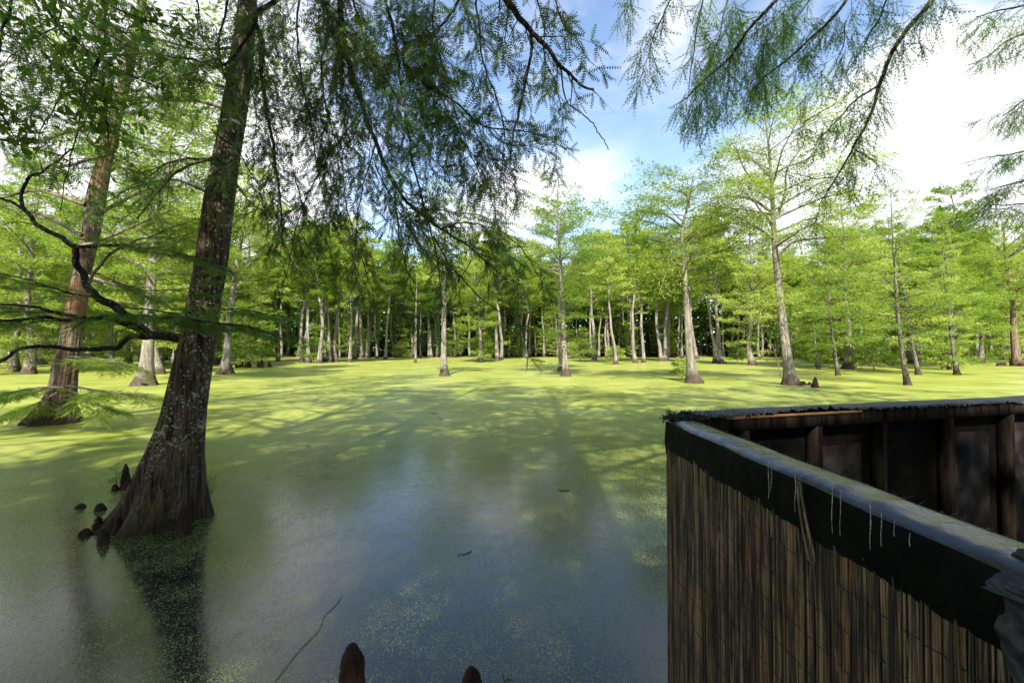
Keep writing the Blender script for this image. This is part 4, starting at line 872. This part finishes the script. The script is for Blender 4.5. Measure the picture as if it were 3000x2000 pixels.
def weed(base, stems, label, seed, lf='leaf_side', lw=.2, name='weed', ll=.06, lp=9):
    rng = np.random.default_rng(seed); b = np.asarray(base, float); e = empty(name, b, label, 'plant'); g = Geo(); lg = Geo()
    for (dx, dy, h) in stems:
        s = np.linspace(0, 1, 8)[:, None]; p = np.array([[dx, dy, h]]) * s + np.array([[dx, dy, 0]]) * s ** 2 * .3 + wobble(rng, 8, .008) * s; tube(g, p, np.linspace(.004, .0015, 8), 4)
        for i in range(lp):
            a = rng.uniform(.3, 1); c = np.array([np.interp(a, s[:, 0], p[:, k]) for k in range(3)]); an = i * 2.4; D = unit([math.cos(an), math.sin(an), rng.uniform(-.2, .3)])
            rhombs(lg, c[None], D[None], (np.array([0, -.3, 1]) + rng.normal(0, .3, 3))[None], np.array([ll * rng.uniform(.7, 1.4)]), np.array([ll * lw]))
    g.obj('stem', M['twig'], e); lg.obj('leaves', M[lf], e, smooth=False)
weed(W(350, 1434) + [0, -.05, 0], [(-.02, 0, .42), (-.06, 0, .22), (.0, 0, .3)], 'leafy green weed growing beside the tall pointed knee', 1, ll=.11, lw=.13, lf='leaf_oak')
weed(W(606, 1470), [(.02, 0, .3), (.12, 0, .45), (.06, 0, .5), (.1, .05, .3), (.05, -.05, .2)], 'thin leafy weeds at the right foot of the huge trunk', 2, lf='leaf_side', ll=.05, lp=16, lw=.25)
weed((.0, 2.1, .45), [(-.03, 0, .26), (.03, .02, .2), (.0, -.02, .16)], 'small bright seedling beside the knobbly knee at the lower edge', 3, lf='leaf_oak', ll=.035, lp=10, lw=.3)
weed(W(1300, 1101), [(.25, -.2, 1.0), (-.3, -.1, .7), (.4, -.1, .5), (-.1, -.3, .6)], 'green weeds round the foot of the rough barked cypress', 4, lf='leaf_mid', ll=.22, lp=26)
weed(W(160, 1236) - [0, .55, 0], [(-.25, 0, .5), (.1, 0, .4), (.45, 0, .35), (.7, .1, .3)], 'green weeds on the fluted foot of the thick reddish cypress', 6, lf='leaf_mid', ll=.09, lp=24)
weed(W(655, 1097), [(-.3, -.1, .6), (.2, -.1, .5), (.6, -.1, .4)], 'mossy weeds round the foot of the smooth grey cypress', 7, lf='leaf_mid', ll=.2, lp=20)
weed(W(425, 1131), [(-.2, -.2, .6), (.3, -.2, .6), (.5, -.1, .4)], 'weeds at the foot of the flared grey cypress between foreground trunks', 8, lf='leaf_mid', ll=.16, lp=22)
for k, (px, py) in enumerate([(1572, 1102), (1578, 1100), (1567, 1100), (1583, 1103)]):
    weed(W(px, py), [(.05, 0, .55), (-.06, 0, .45)], ['tallest', 'middle', 'leftmost', 'rightmost'][k] + ' of the thin upright sprouts in the duckweed left of the double trunk', 10 + k, ll=.08, lp=3)
def sapling():                      # broadleaved sapling by the tallest cypress
    b = W(2290, 1108); rng = np.random.default_rng(55); e = empty('broadleaf_sapling', b, 'thin bent sapling with broad pale leaves, leaning left from the tallest cypress foot', 'tree')
    g = Geo(); p = resample([b, P(2278, 1060, b[1]), P(2262, 1015, b[1]), P(2235, 990, b[1]), P(2190, 975, b[1])], 20) - b; tube(g, p, np.linspace(.05, .015, 20), 6)
    ends = [(2175, 965), (2200, 985), (2230, 970), (2275, 950), (2300, 945), (2310, 975), (2270, 980), (2215, 1000), (2250, 960)]
    lg = Geo()
    for x, y in ends:
        q = P(x, y, b[1] + rng.uniform(-.8, .5)) - b; i = rng.integers(10, 19); tube(g, resample([p[i], (p[i] + q) / 2 + [0, 0, .2], q], 8), np.linspace(.014, .005, 8), 4)
        n = 46; c = q + rng.normal(0, .28, (n, 3)) * [1.2, 1, .6]; L = rng.uniform(.14, .26, n); rhombs(lg, c, rng.normal(0, 1, (n, 3)) * [1, 1, .5], rng.normal(0, .5, (n, 3)) + [0, -.4, 1], L, L * .22)
    g.obj('trunk', M['twig_mid'], e); lg.obj('crown', M['leaf_mid'], e, smooth=False)
sapling()
# things lying on the water
def stick(pts, r, label, name='fallen_twig', mat='twig'):
    p = [W(x, y) + [0, 0, .006] for x, y in pts]; c = p[0].copy(); g = Geo(); tube(g, resample(p, 24), r, 5)
    tag(g.obj(name, M[mat], off=c), label, 'twig')
stick([(790, 2020), (850, 1940), (880, 1903), (935, 1845), (955, 1800), (985, 1772), (1000, 1748)], .0022, 'long thin dark stem curving over the duckweed at the lower left')
stick([(1262, 1208), (1272, 1211), (1280, 1210)], .009, 'short dark twig afloat on the shaded duckweed, upper of two')
stick([(1283, 1222), (1290, 1226), (1296, 1230)], .009, 'short dark twig afloat on the shaded duckweed, lower of two')
stick([(1636, 1434), (1652, 1438), (1668, 1436)], .008, 'dark sodden leaf scrap floating on the water in front of the blind')
stick([(1340, 1626), (1365, 1622), (1382, 1614)], .004, 'faint dark twig just under the middle foreground water')
stick([(898, 1306), (905, 1308)], .014, 'tiny dark scrap on the duckweed inside the long trunk shadow')
stick([(2385, 1150), (2396, 1096 + 46), (2400, 1148)], .012, 'little twig afloat in front of the sharp brown knee')
stick([(2480, 1098), (2470, 1090)], .02, 'small grey stick beside the thin dark stemmed cypress')

# ------------------------------------------------------------------ the wildlife blind
def box(g, c, sx, sy, sz, rz=0., jit=0., rng=None):
    V = np.array([[x, y, z] for z in (-.5, .5) for x, y in ((-.5, -.5), (.5, -.5), (.5, .5), (-.5, .5))]) * [sx, sy, sz]
    if jit: V = V + rng.normal(0, jit, V.shape)
    ca, sa = math.cos(rz), math.sin(rz); V = np.c_[V[:, 0] * ca - V[:, 1] * sa, V[:, 0] * sa + V[:, 1] * ca, V[:, 2]] + np.asarray(c)
    g.add(V, [[3, 2, 1, 0], [4, 5, 6, 7], [0, 1, 5, 4], [1, 2, 6, 5], [2, 3, 7, 6], [3, 0, 4, 7]])
def blind():
    rng = np.random.default_rng(44); zt = CH - .35
    cx, cy = .765, 2.24                   # outer corner
    b = np.array([cx, cy, 0.]); e = empty('wildlife_blind', b, 'dark V shaped wildlife blind clad in dry reeds with black felt over its top edge', 'blind')
    yn = .35                              # the near wall runs back to here
    xo = lambda y: cx + (2.24 - y) * .022
    # near wall, felt cap draped over the top with rounded shoulders
    n = 120; m = 15; ys = np.linspace(cy + .02, yn, n)
    prof = [(.0, -.15), (-.002, -.12), (.0, -.08), (.0, -.04), (.004, -.014), (.016, -.002), (.05, .003), (.09, .004), (.13, .003), (.165, .0), (.186, -.004), (.2, -.014), (.204, -.03), (.204, -.05), (.203, -.065)]
    fl = Geo(); tp = Geo()
    wav = np.convolve(rng.normal(0, 1, n + 20), np.ones(9) / 9, 'same')[10:10 + n]; wv2 = np.convolve(rng.normal(0, 1, n + 20), np.ones(5) / 5, 'same')[10:10 + n]
    def strip(g, lo, hi, fr=0):
        V = []
        for i, y in enumerate(ys):
            w = .66 + .06 * (2.24 - y) / 1.5
            for k in range(lo, hi):
                dx, dz = prof[k]; ex = .010 * wav[i] * (1 if k in (2, 3) else .3) - .004 * math.sin(i * .21 + k); ez = .006 * wv2[i] * (k in (6, 7, 8)) + (-.012 * wav[i] - .008 * rng.uniform() + .012 if k == 0 else 0)
                if k >= m - 3: ex += .004 * rng.normal(); ez += .004 * rng.normal()
                V.append([xo(y) + dx * w + ex - (.004 if k < 4 else 0), y, zt + dz + ez])
        c = hi - lo; g.add(V, [[i * c + k, i * c + k + 1, (i + 1) * c + k + 1, (i + 1) * c + k] for i in range(n - 1) for k in range(c - 1)])
    strip(fl, 0, 5); strip(tp, 4, m)
    # end of the near wall at the corner
    fl.add([[cx - .004, cy + .022, zt - .17], [cx + .2, cy + .022, zt - .17], [cx + .2, cy + .022, zt - .01], [cx - .004, cy + .022, zt - .012]], [[0, 3, 2, 1]])
    fl.obj('felt_flap', M['felt_flap'], e, off=b); tp.obj('felt_cap', M['felt_top'], e, off=b)
    # sheathing inside the near wall
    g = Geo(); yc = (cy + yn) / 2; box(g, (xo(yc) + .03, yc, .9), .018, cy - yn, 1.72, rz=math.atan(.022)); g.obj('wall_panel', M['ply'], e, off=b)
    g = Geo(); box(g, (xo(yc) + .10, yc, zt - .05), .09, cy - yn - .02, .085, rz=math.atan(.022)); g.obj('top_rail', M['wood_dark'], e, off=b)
    # reeds
    g = Geo(); y = cy + .012
    while y > yn:
        for lay in range(3):
            r = rng.uniform(.0015, .0031); x = xo(y) + .004 + lay * .0045 + rng.normal(0, .0012)
            top = zt - .122 - .03 * rng.uniform() ** 2 + (.03 if rng.uniform() < .08 else 0) - (.06 if rng.uniform() < .06 else 0)
            ln = rng.normal(0, .006); k = 8; s = np.linspace(0, 1, k)
            pts = np.c_[x + rng.normal(0, .0015, k), y + ln * s + np.cumsum(rng.normal(0, .0016, k)), .15 + (top - .15) * s]
            if rng.uniform() < .12: pts[-1, 1] += rng.normal(0, .012); pts[-1, 0] -= rng.uniform(0, .008)
            tube(g, pts[::-1], r * rng.uniform(.85, 1.1, k), 6)
            y -= r * rng.uniform(1.0, 1.7) if lay == 0 else 0
    for k in range(14):                   # broken reeds standing off the mat
        y = rng.uniform(.8, cy); z0 = rng.uniform(1.0, zt - .2); tube(g, [[xo(y) - .006, y, z0], [xo(y) - .012, y + rng.normal(0, .015), z0 + rng.uniform(.05, .16)]], .002, 5)
    tag(g.obj('reed_mat', M['reed'], e, off=b))
    g = Geo()
    for z in np.arange(zt - .21, .2, -.105):
        s = np.linspace(cy, yn, 150); tube(g, np.c_[xo(s) + .0005 + .002 * np.sin(s * 190), s, z + .012 * np.sin(s * 2 + z * 9) + .002 * np.sin(s * 120)], .0016, 4)
    g.obj('binding_wire', M['wire'], e, off=b)
    for k, (a, c) in enumerate([((2335, 1408, 1.36), (2370, 1640, 1.36)), ((2343, 1410, 1.36), (2392, 1650, 1.34))]):
        def on(px, py):
            r = ray(px, py); tt = (xo(1.3) - .012) / r[0]; return np.array([0, 0, CH]) + r * tt
        g = Geo(); tube(g, resample([on(a[0], a[1]), (on(a[0], a[1]) + on(c[0], c[1])) / 2 + [-.004, 0, 0], on(c[0], c[1])], 8), .0038, 6); g.obj('loose_reed', M['reed'], e, off=b)
    # white streaks of bird droppings on the flap
    for px, y0, y1, w in [(2252, 1345, 1460, .0022), (2260, 1352, 1440, .0015), (2330, 1380, 1500, .0018), (2438, 1418, 1560, .0022), (2462, 1432, 1570, .003), (2550, 1470, 1610, .003), (2582, 1500, 1600, .0018), (2620, 1520, 1570, .0018), (2665, 1560, 1600, .002)]:
        g = Geo(); n_ = 10; V = []
        for i in range(n_):
            r = ray(px + 1.2 * math.sin(i * .8 + px), y0 + (y1 - y0) * i / (n_ - 1)); tt = (xo(1.2) - .021) / r[0]; p = np.array([0, 0, CH]) + r * tt; ww = w * .6 * rng.uniform(.2, 1.3) * (1 - .6 * i / n_)
            for dx, dy in ((0, -ww), (-.0012, 0), (0, ww)): V.append([p[0] + dx, p[1] + dy, p[2]])
        g.add(V, [[i * 3 + k, i * 3 + k + 1, i * 3 + k + 4, i * 3 + k + 3] for i in range(n_ - 1) for k in range(2)]); g.obj('dropping_streak', M['white'], e, off=b)
    # far wall: from the corner away to the right
    p0 = np.array([.985, 2.375]); p1 = np.array([4.9, 3.50]); L = np.linalg.norm(p1 - p0); u = (p1 - p0) / L; nn = np.array([u[1], -u[0]]); ang = math.atan2(u[1], u[0])
    def fw(s, off_, z): q = p0 + u * s + nn * off_; return np.array([q[0], q[1], z])      # off > 0 towards the viewer
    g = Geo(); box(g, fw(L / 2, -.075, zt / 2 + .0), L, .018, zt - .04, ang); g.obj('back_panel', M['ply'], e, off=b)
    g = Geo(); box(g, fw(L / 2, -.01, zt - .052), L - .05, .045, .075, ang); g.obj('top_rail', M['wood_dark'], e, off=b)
    g = Geo(); box(g, fw(.62, .016, zt - .017), .95, .008, .014, ang, .0015, rng); g.obj('bare_batten', M['wood_bare'], e, off=b)
    # ribbed felt cap, lifted between s .3 and .9
    g = Geo(); n2 = 420; V = []
    w1 = np.convolve(rng.normal(0, 1, n2 + 40), np.ones(21) / 21, 'same')[20:20 + n2]
    for i in range(n2):
        s = i / (n2 - 1) * L; lift = .022 * math.exp(-((s - .75) / .33) ** 2); rib = .0022 * math.sin(i * 1.6)
        for off_, z in [(-.20, -.13), (-.195, -.02), (-.17, .0), (-.12, .004), (-.06, .004 + lift * .5), (-.0, .004 + lift), (.022, .0 + lift), (.03 + .006 * rng.normal(), -.008 + .006 * rng.normal() + lift)]:
            V.append(fw(s, off_, zt + z + rib + .005 * w1[i]))
    g.add(V, [[i * 8 + k, (i + 1) * 8 + k, (i + 1) * 8 + k + 1, i * 8 + k + 1] for i in range(n2 - 1) for k in range(7)]); g.obj('felt_cap', M['felt'], e, off=b)
    for s in (.28, .78, 1.28, 1.86, 2.44, 3.02, 3.6):
        g = Geo(); box(g, fw(s, -.024, (zt - .09) / 2), .038, .075, zt - .09, ang, .001, rng); g.obj('stud', M['wood_dark'], e, off=b)
    for s0, s1, top in ((1.91, 2.40, .2), (2.46, 3.0, .16), (.82, 1.26, .22)):
        g = Geo(); box(g, fw((s0 + s1) / 2 - .04, -.052, (zt - top) / 2), s1 - s0 - .1, .012, zt - top, ang); g.obj('inner_board', M['ply2'], e, off=b)
    # outside reeds of the far wall
    g = Geo()
    for k in range(520):
        s = rng.uniform(0, L); q = fw(s, -.1 + rng.normal(0, .004), 0); tube(g, [q + [0, 0, .1], q + [0, 0, zt - .12]], .0045, 4)
    g.obj('reed_mat', M['reed'], e, off=b)
    # frayed black fibres on the corner
    g = Geo()
    for k in range(150):
        c = np.array([cx + rng.uniform(-.01, .17), cy + .02 + rng.uniform(-.05, .035), zt + .002]); d_ = unit(rng.normal(0, 1, 3) * [1, .8, .5] + [0, 0, .35]) * rng.uniform(.015, .05)
        tube(g, resample([c, c + d_ * .6 + [0, 0, .008], c + d_ + rng.normal(0, .01, 3)], 5), .002, 4)
    for k in range(50):
        q = fw(rng.uniform(0, .25), rng.uniform(-.05, .03), zt + .004); d_ = unit(rng.normal(0, 1, 3) + [0, 0, .3]) * rng.uniform(.01, .03); tube(g, [q, q + d_], .001, 4)
    # frayed inner edge of the near cap
    for k in range(260):
        y = rng.uniform(.8, cy); c = np.array([xo(y) + .2 * (.66 + .06 * (2.24 - y) / 1.5), y, zt - .01]); tube(g, [c, c + rng.normal(0, .006, 3) + [.005, 0, .003]], .0009, 3)
    tag(g.obj('frayed_fibre', M['wire'], e, off=b), kind='stuff')
    # crumpled end of the felt, wrapped over the near end
    g = Geo(); nu, nv = 90, 120; V = []
    def field(a_, b_, seed_):
        q = np.random.default_rng(seed_).normal(0, 1, (a_ + 2, b_ + 2)); ii = np.linspace(0, a_, nu); jj = np.linspace(0, b_, nv); i0 = ii.astype(int); j0 = jj.astype(int); fi = (ii - i0)[:, None]; fj = (jj - j0)[None]
        fi = fi * fi * (3 - 2 * fi); fj = fj * fj * (3 - 2 * fj)
        return q[i0][:, j0] * (1 - fi) * (1 - fj) + q[i0 + 1][:, j0] * fi * (1 - fj) + q[i0][:, j0 + 1] * (1 - fi) * fj + q[i0 + 1][:, j0 + 1] * fi * fj
    dis = .010 * field(5, 6, 1) + .006 * field(6, 18, 2) + .0035 * np.abs(field(10, 40, 3)) + .0015 * field(40, 60, 4); edge = .022 * field(2, 8, 5)[0] + .008 * field(2, 30, 6)[0]
    for i in range(nu):
        for j in range(nv):
            a = j / (nv - 1); y = .765 - .34 * i / (nu - 1) + edge[j] - .06 * a; ang_ = -.35 + a * 2.6; rr = .116 + dis[i, j]
            x = xo(y) + .10 - rr * math.cos(ang_) * 1.05; z = zt - .075 + rr * math.sin(ang_) * .9
            if a < .25: z -= (.25 - a) * .45; x = xo(y) - .016 + dis[i, j] * .6
            V.append([x, y, z])
    g.add(V, [[i * nv + j, i * nv + j + 1, (i + 1) * nv + j + 1, (i + 1) * nv + j] for i in range(nu - 1) for j in range(nv - 1)]); g.obj('crumpled_felt_end', M['felt'], e, off=b)
    # posts carrying the blind
    for q in ((cx + .08, cy - .06), (4.8, 3.4), (cx + .1, .5)):
        g = Geo(); box(g, (q[0], q[1], .75), .08, .08, 1.9); g.obj('post', M['wood_dark'], e, off=b)
M['ply2'] = simple('dusty_shaded_board', (.0015, .0012, .0011), .75, .08, 0, 6., (.022, .016, .014), .3)  # dark base carries the inner shade, paler blotches are dust
blind()
for mm in (M['felt_top'], M['felt']): pass
